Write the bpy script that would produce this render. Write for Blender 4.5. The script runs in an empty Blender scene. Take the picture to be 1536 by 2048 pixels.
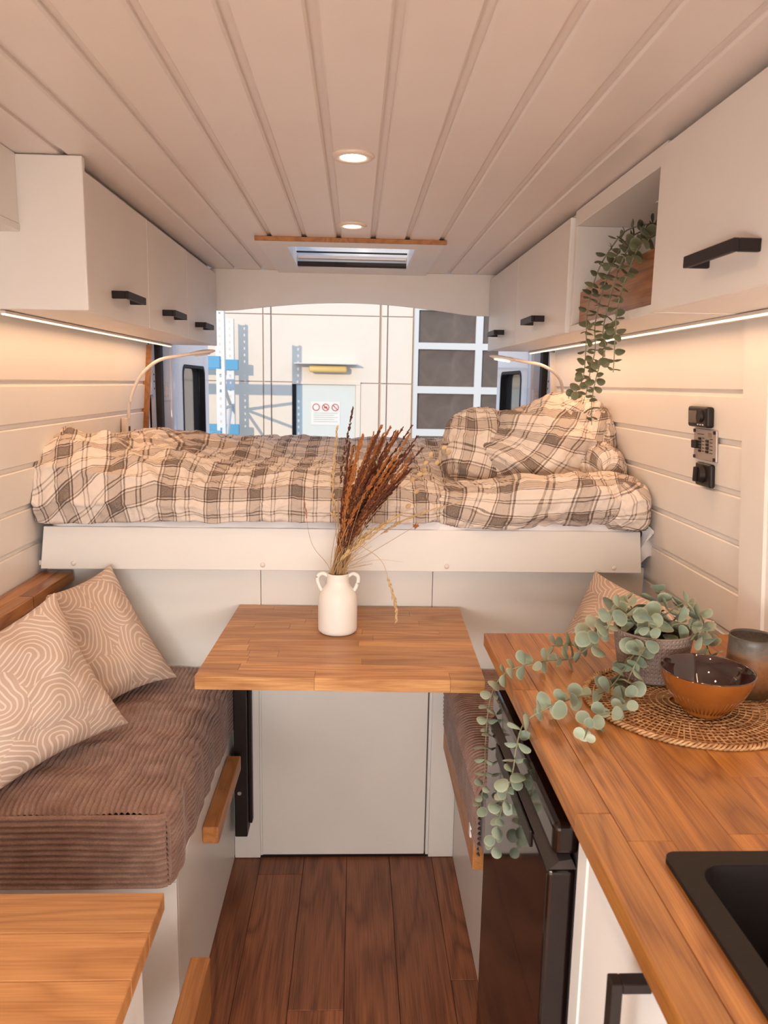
import bpy, bmesh, math, random
import numpy as np
from mathutils import Vector, Matrix, noise

random.seed(7); np.random.seed(7)
scene = bpy.context.scene
C = scene.collection

# ------------------------------------------------------------------ camera
cam_d = bpy.data.cameras.new('camera'); cam = bpy.data.objects.new('camera', cam_d); C.objects.link(cam)
yaw, pitch, roll = math.radians(2.2), math.radians(9.5), math.radians(1.03)
fw = Vector((math.sin(yaw)*math.cos(pitch), math.cos(yaw)*math.cos(pitch), -math.sin(pitch)))
rt = Vector((math.cos(yaw), -math.sin(yaw), 0)); up = rt.cross(fw)
r2 = rt*math.cos(roll) + up*math.sin(roll); u2 = -rt*math.sin(roll) + up*math.cos(roll)
cam.matrix_world = Matrix(((r2.x, u2.x, -fw.x, 0), (r2.y, u2.y, -fw.y, 0), (r2.z, u2.z, -fw.z, 1.49), (0, 0, 0, 1)))
cam_d.sensor_fit = 'VERTICAL'; cam_d.sensor_height = 36; cam_d.lens = 1538/2048*36
cam_d.clip_start = 0.02
cam_d.dof.use_dof = True; cam_d.dof.focus_distance = 2.1; cam_d.dof.aperture_fstop = 9
scene.camera = cam

# ------------------------------------------------------------------ world, sun, daylight fill lamps, exposure
w = bpy.data.worlds.new('world'); scene.world = w; w.use_nodes = True
bg = w.node_tree.nodes['Background']; bg.inputs[0].default_value = (.50, .69, 1, 1); bg.inputs[1].default_value = 1.12
def lamp(name, kind, energy, col, loc, direction, **kw):
    d = bpy.data.lights.new(name, kind); d.energy = energy; d.color = col
    for k, v in kw.items(): setattr(d, k, v)
    o = bpy.data.objects.new(name, d); C.objects.link(o); o.location = loc
    o.rotation_euler = Vector(direction).to_track_quat('-Z', 'Y').to_euler()
    return o
lamp('sun', 'SUN', 1.75, (1, .83, .62), (-6, -9, 6), (.45, 1, -.19), angle=.009)
lamp('front_daylight_fill', 'AREA', 52, (1, .97, .92), (.05, -.86, .98), (0, .56, -.83), shape='RECTANGLE', size=1.3, size_y=.75)  # added area lamp inside the closed cab end, standing in for windscreen daylight
lamp('side_daylight_fill', 'AREA', 17, (.96, .98, 1), (-.80, -.45, 1.0), (.55, .45, -.7), shape='RECTANGLE', size=.6, size_y=.6)  # added area lamp beside the unbroken wall, standing in for side window daylight
scene.view_settings.view_transform = 'Standard'; scene.view_settings.look = 'None'
scene.view_settings.gamma = 1; scene.view_settings.exposure = 0.40
scene.view_settings.use_curve_mapping = False

# ------------------------------------------------------------------ materials
def mat(name, col, rough=.5, metal=0, coat=0, emit=None, estr=0, trans=0, spec=.5):
    m = bpy.data.materials.new(name); m.use_nodes = True
    b = m.node_tree.nodes['Principled BSDF']
    b.inputs['Base Color'].default_value = (*col, 1); b.inputs['Roughness'].default_value = rough
    b.inputs['Metallic'].default_value = metal; b.inputs['Coat Weight'].default_value = coat
    b.inputs['Specular IOR Level'].default_value = spec
    b.inputs['Transmission Weight'].default_value = trans
    if emit: b.inputs['Emission Color'].default_value = (*emit, 1); b.inputs['Emission Strength'].default_value = estr
    return m
class NT:
    def __init__(s, m): s.t = m.node_tree; s.b = s.t.nodes['Principled BSDF']
    def n(s, typ, ins=None, **kw):
        nd = s.t.nodes.new(typ)
        for k, v in kw.items(): setattr(nd, k, v)
        for k, v in (ins or {}).items():
            if isinstance(v, bpy.types.NodeSocket): s.t.links.new(v, nd.inputs[k])
            else: nd.inputs[k].default_value = v
        return nd
    def math(s, op, a, b=0, c=0): return s.n('ShaderNodeMath', {0: a, 1: b, 2: c}, operation=op).outputs[0]
    def mix(s, f, a, b, bt='MIX'):
        nd = s.n('ShaderNodeMix', data_type='RGBA', blend_type=bt)
        for i, v in ((0, f), (6, a), (7, b)):
            if isinstance(v, bpy.types.NodeSocket): s.t.links.new(v, nd.inputs[i])
            else: nd.inputs[i].default_value = v
        return nd.outputs[2]
    def ramp(s, f, stops, const=False):
        nd = s.n('ShaderNodeValToRGB', {0: f}); e = nd.color_ramp.elements
        nd.color_ramp.interpolation = 'CONSTANT' if const else 'LINEAR'
        while len(e) < len(stops): e.new(.5)
        for i, (p, c) in enumerate(stops): e[i].position = p; e[i].color = (*c, 1) if len(c) == 3 else c
        return nd.outputs[0]
    def bump(s, h, strength, dist=.002):
        nd = s.n('ShaderNodeBump', {'Strength': strength, 'Distance': dist, 'Height': h})
        s.t.links.new(nd.outputs[0], s.b.inputs['Normal'])
    def col(s, c): s.t.links.new(c, s.b.inputs['Base Color'])
    def obj(s): return s.n('ShaderNodeTexCoord').outputs['Object']
    def rnd(s): return s.n('ShaderNodeObjectInfo').outputs['Random']

def wood(name, light, dark, axis, rough=.4, var=.35, scale=1.0, fleck=.5):
    m = mat(name, light, rough); t = NT(m); rnd = t.rnd()
    off = t.n('ShaderNodeCombineXYZ', {0: t.math('MULTIPLY', rnd, 37.0), 1: t.math('MULTIPLY', rnd, 91.0), 2: t.math('MULTIPLY', rnd, 53.0)}).outputs[0]
    v = t.n('ShaderNodeVectorMath', {0: t.obj(), 1: off}, operation='ADD').outputs[0]
    sc = [9*scale, 9*scale, 9*scale]; sc[axis] = 1.1*scale
    mp = t.n('ShaderNodeMapping', {'Vector': v, 'Scale': sc}).outputs[0]
    nz = t.n('ShaderNodeTexNoise', {'Vector': mp, 'Scale': 1.0, 'Detail': 2.0, 'Distortion': .6}).outputs[0]
    rings = t.math('POWER', t.math('PINGPONG', t.math('MULTIPLY', nz, 17.0), 1.0), 1.6)
    sc2 = [420*scale]*3; sc2[axis] = 9*scale
    fine = t.n('ShaderNodeTexNoise', {'Vector': t.n('ShaderNodeMapping', {'Vector': v, 'Scale': sc2}).outputs[0], 'Scale': 1.0, 'Detail': 3.0}).outputs[0]
    g = t.math('ADD', t.math('MULTIPLY', rings, .58), t.math('MULTIPLY', t.math('SUBTRACT', fine, .5), 3.2*fleck), )
    g = t.math('ADD', g, .22)
    c = t.mix(t.n('ShaderNodeClamp', {0: g}).outputs[0], (*light, 1), (*dark, 1))
    tone = t.math('ADD', t.math('MULTIPLY', t.math('FRACT', t.math('MULTIPLY', rnd, 7.31)), var), 1-var*.6)
    c = t.mix(1.0, c, t.n('ShaderNodeCombineXYZ', {0: tone, 1: tone, 2: tone}).outputs[0], 'MULTIPLY')
    t.col(c); t.bump(fine, .12, .001)
    return m
def paint(name, col, rough=.45, bump=.08):
    m = mat(name, col, rough); t = NT(m)
    n1 = t.n('ShaderNodeTexNoise', {'Vector': t.obj(), 'Scale': 6.0, 'Detail': 3.0}).outputs[0]
    t.col(t.mix(n1, (*[c*.96 for c in col], 1), (*[min(1, c*1.03) for c in col], 1)))
    n2 = t.n('ShaderNodeTexNoise', {'Vector': t.obj(), 'Scale': 160.0, 'Detail': 2.0}).outputs[0]
    t.bump(n2, bump, .001)
    return m
M = {}
M['white'] = paint('white_paint', (.80, .745, .69), .42)
M['ceil'] = paint('ceiling_paint', (.78, .69, .625), .38, .12)
M['lam'] = paint('white_laminate', (.80, .77, .73), .35, .05)
M['groove'] = mat('joint_brown', (.30, .22, .18), .8)  # even brown for the panel joint and a print mark
M['dark'] = mat('dark_gap', (.03, .02, .017), .8)
M['black'] = mat('black_metal', (.016, .010, .009), .5, spec=.3)
M['blackgloss'] = mat('black_gloss', (.007, .003, .0025), .10, coat=.25, spec=.4)
M['blackplastic'] = mat('black_plastic', (.012, .008, .007), .4, spec=.35)
M['sink'] = paint('sink_composite', (.010, .006, .005), .6, .3)
M['sink'].node_tree.nodes['Principled BSDF'].inputs['Specular IOR Level'].default_value = .25
M['oak_x'] = wood('oak_along_x', (.62, .32, .12), (.33, .125, .033), 0, .38)
M['oak_y'] = wood('oak_along_y', (.50, .205, .045), (.21, .062, .010), 1, .3)
M['oak_desk'] = wood('oak_desk', (.60, .28, .10), (.36, .14, .04), 0, .4)
M['oak_rail'] = wood('oak_rail', (.50, .22, .07), (.30, .11, .03), 1, .45)
M['floor'] = wood('floor_vinyl', (.36, .128, .056), (.14, .042, .017), 1, .42, .5, .8, .6)
M['bodypaint'] = mat('van_paint', (.70, .70, .76), .25, coat=.5)
M['glassdark'] = mat('tinted_glass', (.05, .045, .04), .08)
M['ceramic'] = paint('matte_ceramic', (.82, .79, .75), .55, .1)
M['sheet'] = mat('white_sheet', (.82, .80, .82), .9)
M['led'] = mat('led_strip', (1, .8, .5), .5, emit=(1, .80, .50), estr=1.6)
M['ledbulb'] = mat('led_lens', (1, .9, .8), .5, emit=(1, .84, .62), estr=14)
M['ring'] = mat('lamp_ring', (.75, .62, .52), .35)
M['flex'] = mat('lamp_plastic', (.74, .66, .6), .4)
M['lampglow'] = mat('reading_lens', (1, .9, .8), .5, emit=(1, .85, .6), estr=4)

def fabric_bump(t, s=900): return t.n('ShaderNodeTexNoise', {'Vector': t.obj(), 'Scale': float(s), 'Detail': 2.0}).outputs[0]
# tartan: two crossed sets of bands
def plaid(name, period=.118):
    m = mat(name, (.8, .7, .6), .95, spec=.15); t = NT(m)
    uv = t.n('ShaderNodeTexCoord').outputs['UV']; sp = t.n('ShaderNodeSeparateXYZ', {0: uv})
    def bands(c):
        f = t.math('FRACT', t.math('DIVIDE', c, period))
        stops = [(0, .0), (.10, .85), (.13, .12), (.16, .75), (.19, .50), (.40, .75), (.43, .12), (.46, .85), (.49, 0), (.68, .6), (.71, .05), (.76, .6), (.79, 0)]
        return t.ramp(f, [(p, (v, v, v)) for p, v in stops], True)
    a, b = bands(sp.outputs[0]), bands(sp.outputs[1])
    d = t.math('MULTIPLY', t.math('ADD', a, b), .5)
    d = t.math('POWER', d, 1.15)
    ns = t.n('ShaderNodeTexNoise', {'Vector': uv, 'Scale': 420.0, 'Detail': 1.0}).outputs[0]
    d = t.math('MULTIPLY', d, t.math('ADD', t.math('MULTIPLY', ns, .7), .7))
    t.col(t.ramp(d, [(0, (.76, .66, .58)), (.25, (.52, .425, .36)), (.5, (.20, .152, .125)), (1, (.07, .05, .04))]))
    cr = t.n('ShaderNodeTexNoise', {'Vector': uv, 'Scale': 26.0, 'Detail': 5.0, 'Distortion': 1.2}).outputs[0]
    t.bump(cr, .55, .012)
    return m
M['plaid'] = plaid('plaid_cotton')
# arches print: rounded u-shaped stripes in randomly turned cells
def arches(name, base, line):
    m = mat(name, base, .95, spec=.15); t = NT(m)
    uv = t.n('ShaderNodeTexCoord').outputs['UV']
    wob = t.n('ShaderNodeTexNoise', {'Vector': uv, 'Scale': 14.0, 'Detail': 1.0}).outputs[1]
    uvw = t.n('ShaderNodeVectorMath', {0: uv, 1: t.n('ShaderNodeVectorMath', {0: wob, 'Scale': .03}, operation='SCALE').outputs[0]}, operation='ADD').outputs[0]
    vo = t.n('ShaderNodeTexVoronoi', {'Vector': uvw, 'Scale': 7.5, 'Randomness': .8}, voronoi_dimensions='2D', distance='CHEBYCHEV')
    d = t.n('ShaderNodeVectorMath', {0: uvw, 1: vo.outputs['Position']}, operation='SUBTRACT').outputs[0]
    ang = t.math('MULTIPLY', t.math('FLOOR', t.math('MULTIPLY', t.n('ShaderNodeSeparateColor', {0: vo.outputs['Color']}).outputs[0], 6.0)), math.pi/3)
    ro = t.n('ShaderNodeVectorRotate', {'Vector': d, 'Angle': ang}, rotation_type='Z_AXIS').outputs[0]
    sp = t.n('ShaderNodeSeparateXYZ', {0: ro})
    bpos = t.math('MAXIMUM', sp.outputs[1], 0.0)
    r = t.math('SQRT', t.math('ADD', t.math('POWER', t.math('ABSOLUTE', sp.outputs[0]), 2.0), t.math('POWER', bpos, 2.0)))
    st = t.math('PINGPONG', t.math('MULTIPLY', r, 78.0), .5)
    st = t.n('ShaderNodeMapRange', {0: st, 1: .31, 2: .38}).outputs[0]
    t.col(t.mix(st, (*base, 1), (*line, 1)))
    t.bump(fabric_bump(t, 700), .2, .001)
    return m
M['arches'] = arches('arch_print_cotton', (.53, .385, .31), (.70, .585, .49))
def corduroy():
    m = mat('corduroy', (.20, .11, .08), .95, spec=.2); t = NT(m)
    n = t.n('ShaderNodeTexNoise', {'Vector': t.obj(), 'Scale': 22.0, 'Detail': 5.0}).outputs[0]
    n2 = t.n('ShaderNodeTexNoise', {'Vector': t.obj(), 'Scale': 260.0, 'Detail': 2.0}).outputs[0]
    f = t.math('ADD', t.math('MULTIPLY', n, .7), t.math('MULTIPLY', n2, .4))
    t.col(t.ramp(f, [(.3, (.215, .12, .093)), (.55, (.31, .19, .15)), (.8, (.44, .30, .245))]))
    t.b.inputs['Sheen Weight'].default_value = .35; t.b.inputs['Sheen Roughness'].default_value = .4
    t.bump(n2, .5, .002)
    return m
M['cord'] = corduroy()
def leafmat(name, a, b, edge):
    m = mat(name, a, .55); t = NT(m)
    c = t.mix(t.rnd(), (*a, 1), (*b, 1))
    sp = t.n('ShaderNodeSeparateXYZ', {0: t.obj()})
    r = t.math('SQRT', t.math('ADD', t.math('POWER', sp.outputs[0], 2.0), t.math('POWER', t.math('SUBTRACT', sp.outputs[1], .55), 2.0)))
    e = t.n('ShaderNodeMapRange', {0: r, 1: .36, 2: .5}).outputs[0]
    t.col(t.mix(t.math('MULTIPLY', e, .7), c, (*edge, 1)))
    return m
M['leaf'] = leafmat('eucalyptus_leaf', (.19, .245, .175), (.31, .36, .265), (.42, .41, .27))
M['leaf2'] = leafmat('eucalyptus_leaf_dark', (.085, .10, .055), (.15, .155, .08), (.24, .22, .12))
M['stem'] = mat('eucalyptus_stem', (.22, .22, .13), .6)
M['soil'] = paint('soil', (.03, .02, .015), .95, .8)
def potmat():
    m = mat('dimpled_clay', (.25, .19, .165), .75); t = NT(m)
    vo = t.n('ShaderNodeTexVoronoi', {'Vector': t.n('ShaderNodeTexCoord').outputs['UV'], 'Scale': 1.0, 'Randomness': 0.0}, voronoi_dimensions='2D').outputs['Distance']
    h = t.n('ShaderNodeMapRange', {0: vo, 1: .12, 2: .34}).outputs[0]
    t.bump(h, .8, .003); t.col(t.mix(h, (.36, .29, .25, 1), (.23, .165, .14, 1)))
    return m
M['pot'] = potmat()
M['bowl_in'] = mat('bowl_glaze_inside', (.03, .006, .004), .05, coat=1)
def bowlmat():
    m = mat('bowl_glaze_outside', (.26, .075, .012), .22, coat=.5); t = NT(m)
    wv = t.n('ShaderNodeTexNoise', {'Vector': t.obj(), 'Scale': 30.0}).outputs[0]
    t.col(t.mix(wv, (.30, .095, .016, 1), (.19, .05, .008, 1))); return m
M['bowl_out'] = bowlmat()
def cupmat():
    m = mat('stoneware_glaze', (.1, .06, .03), .4); t = NT(m)
    z = t.n('ShaderNodeSeparateXYZ', {0: t.obj()}).outputs[2]
    nz = t.n('ShaderNodeTexNoise', {'Vector': t.obj(), 'Scale': 160.0, 'Detail': 3.0}).outputs[0]
    f = t.math('ADD', t.math('DIVIDE', z, .115), t.math('MULTIPLY', t.math('SUBTRACT', nz, .5), .35))
    t.col(t.ramp(f, [(.1, (.05, .022, .008)), (.45, (.20, .075, .022)), (.62, (.24, .12, .05)), (.8, (.13, .11, .09)), (.95, (.07, .06, .05))])); return m
M['cup'] = cupmat()
def rattan():
    m = mat('rattan', (.45, .24, .10), .6); t = NT(m)
    n = t.n('ShaderNodeTexNoise', {'Vector': t.obj(), 'Scale': 70.0, 'Detail': 3.0}).outputs[0]
    t.col(t.ramp(n, [(.3, (.28, .13, .05)), (.5, (.48, .26, .115)), (.7, (.62, .40, .20))])); return m
M['rattan'] = rattan()
def drymat(name, a, b):
    m = mat(name, a, .85); t = NT(m)
    n = t.n('ShaderNodeTexNoise', {'Vector': t.obj(), 'Scale': 90.0, 'Detail': 2.0}).outputs[0]
    t.col(t.mix(t.math('MULTIPLY', t.math('ADD', n, t.rnd()), .5), (*a, 1), (*b, 1))); return m
M['seed'] = drymat('dry_seed_rust', (.26, .08, .018), (.44, .16, .04))
M['seed_dark'] = drymat('dry_seed_dark', (.075, .022, .012), (.15, .045, .02))
M['straw'] = drymat('dry_straw', (.36, .21, .09), (.52, .34, .17))
M['pale'] = drymat('pale_grass', (.52, .35, .17), (.68, .50, .28))

# ------------------------------------------------------------------ mesh helpers
def tag(o, label, cat, group=None):
    o['label'] = label; o['category'] = cat
    if group: o['group'] = group
    return o
def struct(o): o['kind'] = 'structure'; return o
def thing(name, label, cat, loc, group=None):
    o = bpy.data.objects.new(name, None); C.objects.link(o); o.location = loc; o.empty_display_size = .05
    return tag(o, label, cat, group)
def wloc(o):
    v = Vector((0, 0, 0))
    while o is not None: v += o.location; o = o.parent
    return v
def link(name, me, m, parent=None, loc=None, smooth=False):
    """mesh in world coordinates; its origin moves to loc (default: the parent's origin)"""
    base = wloc(parent) if parent else Vector((0, 0, 0))
    L = Vector(loc) if loc is not None else base
    if L.length: me.transform(Matrix.Translation(-L))
    if m is not None and not me.materials: me.materials.append(M[m] if isinstance(m, str) else m)
    if smooth: me.polygons.foreach_set('use_smooth', [True]*len(me.polygons))
    o = bpy.data.objects.new(name, me); C.objects.link(o); o.parent = parent; o.location = L - base
    return o
def bx(bm, x0, x1, y0, y1, z0, z1, bev=0, seg=2):
    r = bmesh.ops.create_cube(bm, size=1, matrix=Matrix.Translation(((x0+x1)/2, (y0+y1)/2, (z0+z1)/2)) @ Matrix.Diagonal((abs(x1-x0), abs(y1-y0), abs(z1-z0), 1)))
    if bev:
        es = list({e for v in r['verts'] for e in v.link_edges})
        bmesh.ops.bevel(bm, geom=es, offset=bev, segments=seg, affect='EDGES', profile=.5)
def fin(bm, name='mesh'):
    bmesh.ops.recalc_face_normals(bm, faces=bm.faces)
    me = bpy.data.meshes.new(name); bm.to_mesh(me); bm.free(); return me
def box(name, m, parent, x0, x1, y0, y1, z0, z1, bev=.0015, seg=1, loc=None):
    bm = bmesh.new(); bx(bm, x0, x1, y0, y1, z0, z1, bev, seg); return link(name, fin(bm, name), m, parent, loc)
def boxes(name, m, parent, lst, bev=0, loc=None):
    bm = bmesh.new()
    for b in lst: bx(bm, *b, bev, 1)
    return link(name, fin(bm, name), m, parent, loc)
def prism(pts, axis, a0, a1, bm=None):
    """polygon in the plane normal to axis, extruded from a0 to a1"""
    own = bm is None; bm = bm or bmesh.new()
    def P(p, a): q = list(p); q.insert(axis, a); return bm.verts.new(q)
    A = [P(p, a0) for p in pts]; B = [P(p, a1) for p in pts]; n = len(pts)
    bm.faces.new(A); bm.faces.new(B[::-1])
    for i in range(n): bm.faces.new((A[i], B[i], B[(i+1) % n], A[(i+1) % n]))
    return fin(bm, 'prism') if own else bm
def rrect(x0, x1, y0, y1, r, n=5):
    out = []
    for cx, cy, a0 in ((x1-r, y1-r, 0), (x0+r, y1-r, 90), (x0+r, y0+r, 180), (x1-r, y0+r, 270)):
        for k in range(n+1): a = math.radians(a0+90*k/n); out.append((cx+r*math.cos(a), cy+r*math.sin(a)))
    return out
def plate(outer, holes, axis, a0, a1):
    """flat plate with holes: outline in the plane normal to axis"""
    cu = bpy.data.curves.new('plate', 'CURVE'); cu.dimensions = '2D'; cu.fill_mode = 'BOTH'; cu.extrude = abs(a1-a0)/2
    for ring in [outer]+list(holes):
        s = cu.splines.new('POLY'); s.points.add(len(ring)-1); s.use_cyclic_u = True
        for i, (a, b) in enumerate(ring): s.points[i].co = (a, b, 0, 1)
    o = bpy.data.objects.new('plate', cu); C.objects.link(o)
    me = bpy.data.meshes.new_from_object(o.evaluated_get(bpy.context.evaluated_depsgraph_get()))
    bpy.data.objects.remove(o); bpy.data.curves.remove(cu)
    mid = (a0+a1)/2
    mtx = {0: Matrix(((0, 0, 1, mid), (1, 0, 0, 0), (0, 1, 0, 0), (0, 0, 0, 1))),
           1: Matrix(((1, 0, 0, 0), (0, 0, -1, mid), (0, 1, 0, 0), (0, 0, 0, 1))),
           2: Matrix(((1, 0, 0, 0), (0, 1, 0, 0), (0, 0, 1, mid), (0, 0, 0, 1)))}[axis]
    me.transform(mtx); return me
def lathe(prof, cx, cy, z0, n=40, uvk=None):
    vs, fs, uvs = [], [], []
    for i, (r, z) in enumerate(prof):
        for k in range(n): a = 2*math.pi*k/n; vs.append((cx+r*math.cos(a), cy+r*math.sin(a), z0+z))
    for i in range(len(prof)-1):
        for k in range(n):
            fs.append((i*n+k, i*n+(k+1) % n, (i+1)*n+(k+1) % n, (i+1)*n+k))
            if uvk: uvs += [(k*uvk[0]/n, prof[i][1]*uvk[1]), ((k+1)*uvk[0]/n, prof[i][1]*uvk[1]), ((k+1)*uvk[0]/n, prof[i+1][1]*uvk[1]), (k*uvk[0]/n, prof[i+1][1]*uvk[1])]
    me = bpy.data.meshes.new('lathe'); me.from_pydata(vs, [], fs); 
    if uvk:
        l = me.uv_layers.new(); l.data.foreach_set('uv', np.array(uvs, dtype=np.float32).ravel())
    me.update(); return me
def spline(pts, per=8):
    P = [Vector(p) for p in pts]; P = [2*P[0]-P[1]]+P+[2*P[-1]-P[-2]]; out = []
    for i in range(1, len(P)-2):
        for k in range(per):
            t = k/per; a, b, c, d = P[i-1], P[i], P[i+1], P[i+2]
            out.append(.5*((2*b)+(c-a)*t+(2*a-5*b+4*c-d)*t*t+(-a+3*b-3*c+d)*t**3))
    out.append(P[-2]); return out
def tube(bm, pts, rad, n=6):
    pts = [Vector(p) for p in pts]; rings = []
    up = Vector((0, 0, 1))
    for i, p in enumerate(pts):
        d = (pts[min(i+1, len(pts)-1)]-pts[max(i-1, 0)]).normalized()
        s = d.cross(up if abs(d.z) < .95 else Vector((1, 0, 0))).normalized(); t = d.cross(s)
        r = rad(i/(len(pts)-1)) if callable(rad) else rad
        rings.append([bm.verts.new(p+s*r*math.cos(2*math.pi*k/n)+t*r*math.sin(2*math.pi*k/n)) for k in range(n)])
    for a, b in zip(rings, rings[1:]):
        for k in range(n): bm.faces.new((a[k], a[(k+1) % n], b[(k+1) % n], b[k]))
    bm.faces.new(rings[0][::-1]); bm.faces.new(rings[-1])
def tubes(name, m, parent, paths, rad, n=6, loc=None):
    bm = bmesh.new()
    for p in paths: tube(bm, p, rad, n)
    return link(name, fin(bm, name), m, parent, loc, True)
def grid_mesh(P, uv=None, close=False):
    n, m_ = P.shape[:2]; me = bpy.data.meshes.new('grid')
    idx = np.arange(n*m_).reshape(n, m_)
    q = np.stack([idx[:-1, :-1], idx[1:, :-1], idx[1:, 1:], idx[:-1, 1:]], -1).reshape(-1, 4)
    me.from_pydata(P.reshape(-1, 3).tolist(), [], q.tolist())
    if uv is not None:
        l = me.uv_layers.new(); l.data.foreach_set('uv', uv.reshape(-1, 2)[q.ravel()].astype(np.float32).ravel())
    me.update(); return me
def wrinkle(P0, excess, iters, att, bend=.25, seed=1, amp=.004, floor=None, uvfix=None):
    """cloth relaxation: the sheet has more fabric than its form, so it buckles into folds"""
    rs = np.random.RandomState(seed); P = P0.copy(); n, m_ = P.shape[:2]
    nz = rs.randn(n, m_, 3)
    for _ in range(6): nz = (nz+np.roll(nz, 1, 0)+np.roll(nz, -1, 0)+np.roll(nz, 1, 1)+np.roll(nz, -1, 1))/5
    P += nz/nz.std()*amp
    def rest(si, sj, di, dj): a = P0[:n-di or None, :] if 0 else None
    cons = []
    for (di, dj, k, ex) in ((1, 0, 1., excess), (0, 1, 1., excess), (1, 1, .35, excess), (1, -1, .35, excess), (3, 0, bend, excess*.985), (0, 3, bend, excess*.985)):
        if dj >= 0: A = (slice(0, n-di), slice(0, m_-dj)); B = (slice(di, n), slice(dj, m_))
        else: A = (slice(0, n-di), slice(-dj, m_)); B = (slice(di, n), slice(0, m_+dj))
        L = np.linalg.norm(P0[B]-P0[A], axis=-1)*ex
        cons.append((A, B, L, k))
    cnt = np.zeros((n, m_, 1))
    for A, B, L, k in cons: cnt[A] += k; cnt[B] += k
    for it in range(iters):
        D = np.zeros_like(P)
        for A, B, L, k in cons:
            d = P[B]-P[A]; l = np.linalg.norm(d, axis=-1)+1e-9
            c = d*(k*.5*(l-L)/l)[..., None]; D[A] += c; D[B] -= c
        P += 1.9*D/cnt + att*(P0-P)
        if floor is not None: P[..., 2] = np.maximum(P[..., 2], floor)
    return P
def snoise(x, y, z=0.): return noise.noise(Vector((x, y, z)))

# ------------------------------------------------------------------ the van shell
XC = -.015
def half(z): return .90-.07*(z-.93)                     # the side walls lean inwards
fl = struct(link('floor', fin((lambda b: (bx(b, -1.0, .97, -.95, 3.7, -.05, -.004), b)[1])(bmesh.new())), 'dark'))
xs = [-.958, -.823, -.688, -.553, -.418, -.283, -.148, -.013, .122, .257, .392]
cuts = {4: [1.3, 2.9], 5: [1.0, 2.15, 3.2], 6: [.55, 1.63, 2.9], 7: [.2, 3.0], 8: [.75, 2.6], 9: [.85, 1.72, 2.7]}
for i in range(len(xs)-1):
    ys = [-.9]+cuts.get(i, [1.2])+[2.24]; ys = sorted({min(y, 2.24) for y in ys})
    for a, b in zip(ys, ys[1:]):
        box('plank', 'floor', fl, xs[i]+.0006, xs[i+1]-.0006, a+.0006, b-.0006, -.006, 0, .0008, loc=(xs[i], a, 0))

# ceiling: slab with the skylight hole, tongue and groove boards below
HX0, HX1, HY0, HY1 = -.25, .205, 2.705, 3.20
ce = struct(boxes('ceiling', 'ceil', None, [(-.95, HX0, -.95, 3.7, 1.962, 2.03), (HX1, .93, -.95, 3.7, 1.962, 2.03), (HX0, HX1, -.95, HY0, 1.962, 2.03), (HX0, HX1, HY1, 3.7, 1.962, 2.03)]))
g0 = .042
def board(x0, x1, y0, y1):
    lip = .0145; pts = [(x0, 1.9635), (x0, 1.959), (x0+lip, 1.959), (x0+lip, 1.9535), (x0+lip+.004, 1.95), (x1-.004, 1.95), (x1, 1.9535), (x1, 1.9635)]
    return link('plank', prism(pts, 1, y0, y1), 'ceil', ce, loc=(x0, y0, 1.95))
for k in range(-8, 8):
    x0, x1 = g0+k*.1115, g0+(k+1)*.1115
    if x0 > .84 or x1 < -.87: continue
    if x1 > HX0-.02 and x0 < HX1+.02: board(x0, x1, -.9, HY0-.03); board(x0, x1, HY1+.03, 3.36)
    else: board(x0, x1, -.9, 3.36)

def wall(name, s, segs, groove_z):
    f = lambda z: XC+s*half(z)
    w_ = struct(link(name, prism([(f(-.05)+s*.012, -.05), (f(1.98)+s*.012, 1.98), (f(1.98)+s*.07, 1.98), (f(-.05)+s*.07, -.05)], 1, -.95, 3.3), 'white'))
    for (y0, y1) in segs:
        for za, zb in zip(groove_z, groove_z[1:]):
            d = .008
            pts = [(f(za)+s*.011, za), (f(za)+s*d, za), (f(za+.012)+s*d, za+.012), (f(za+.0155), za+.0155), (f(zb-.003), zb-.003), (f(zb)+s*.004, zb), (f(zb)+s*.011, zb)]
            link('plank', prism(pts, 1, y0, y1), 'white', w_, loc=(f(za), y0, za))
    return w_
gz = [.455+.1125*k for k in range(11)]
gz[-1] = 1.66
wl = wall('wall_left', -1, [(-.9, 3.27)], gz)
wr = wall('wall_right', 1, [(1.655, 3.28)], [z+.008 for z in gz[:-1]]+[1.66])
fr = lambda z: XC+half(z); flx = lambda z: XC-half(z)
# vertical trims of the right wall, plain lining next to the camera, ply edges at the rear
def lean_strip(name, s, y0, y1, z0, z1, th, m, parent=None, inset=0.):
    f = lambda z: XC+s*(half(z)-inset)
    return link(name, prism([(f(z0)-s*th, z0), (f(z1)-s*th, z1), (f(z1)+s*.01, z1), (f(z0)+s*.01, z0)], 1, y0, y1), m, parent, loc=(f(z0), y0, z0))
struct(lean_strip('trim_1', 1, 1.555, 1.655, .92, 1.65, .010, 'white'))
struct(lean_strip('trim_2', 1, -.9, 1.555, .0, 1.95, .002, 'white'))
struct(lean_strip('trim_3', -1, 3.27, 3.285, 1.0, 1.63, .02, 'oak_rail'))
struct(lean_strip('trim_4', 1, 3.28, 3.295, 1.0, 1.63, .02, 'white'))
# unseen cab end behind the camera, added with an opaque panel to stop sun
wf = struct(link('wall_front', plate([(-1, -.05), (.97, -.05), (.97, 2.03), (-1, 2.03)], [rrect(-.62, .72, .58, 1.38, .05)], 1, -.97, -.92), 'white'))
wn = struct(box('sun_block_panel', 'white', None, -.64, .74, -.985, -.972, .56, 1.40, .002))

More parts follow.
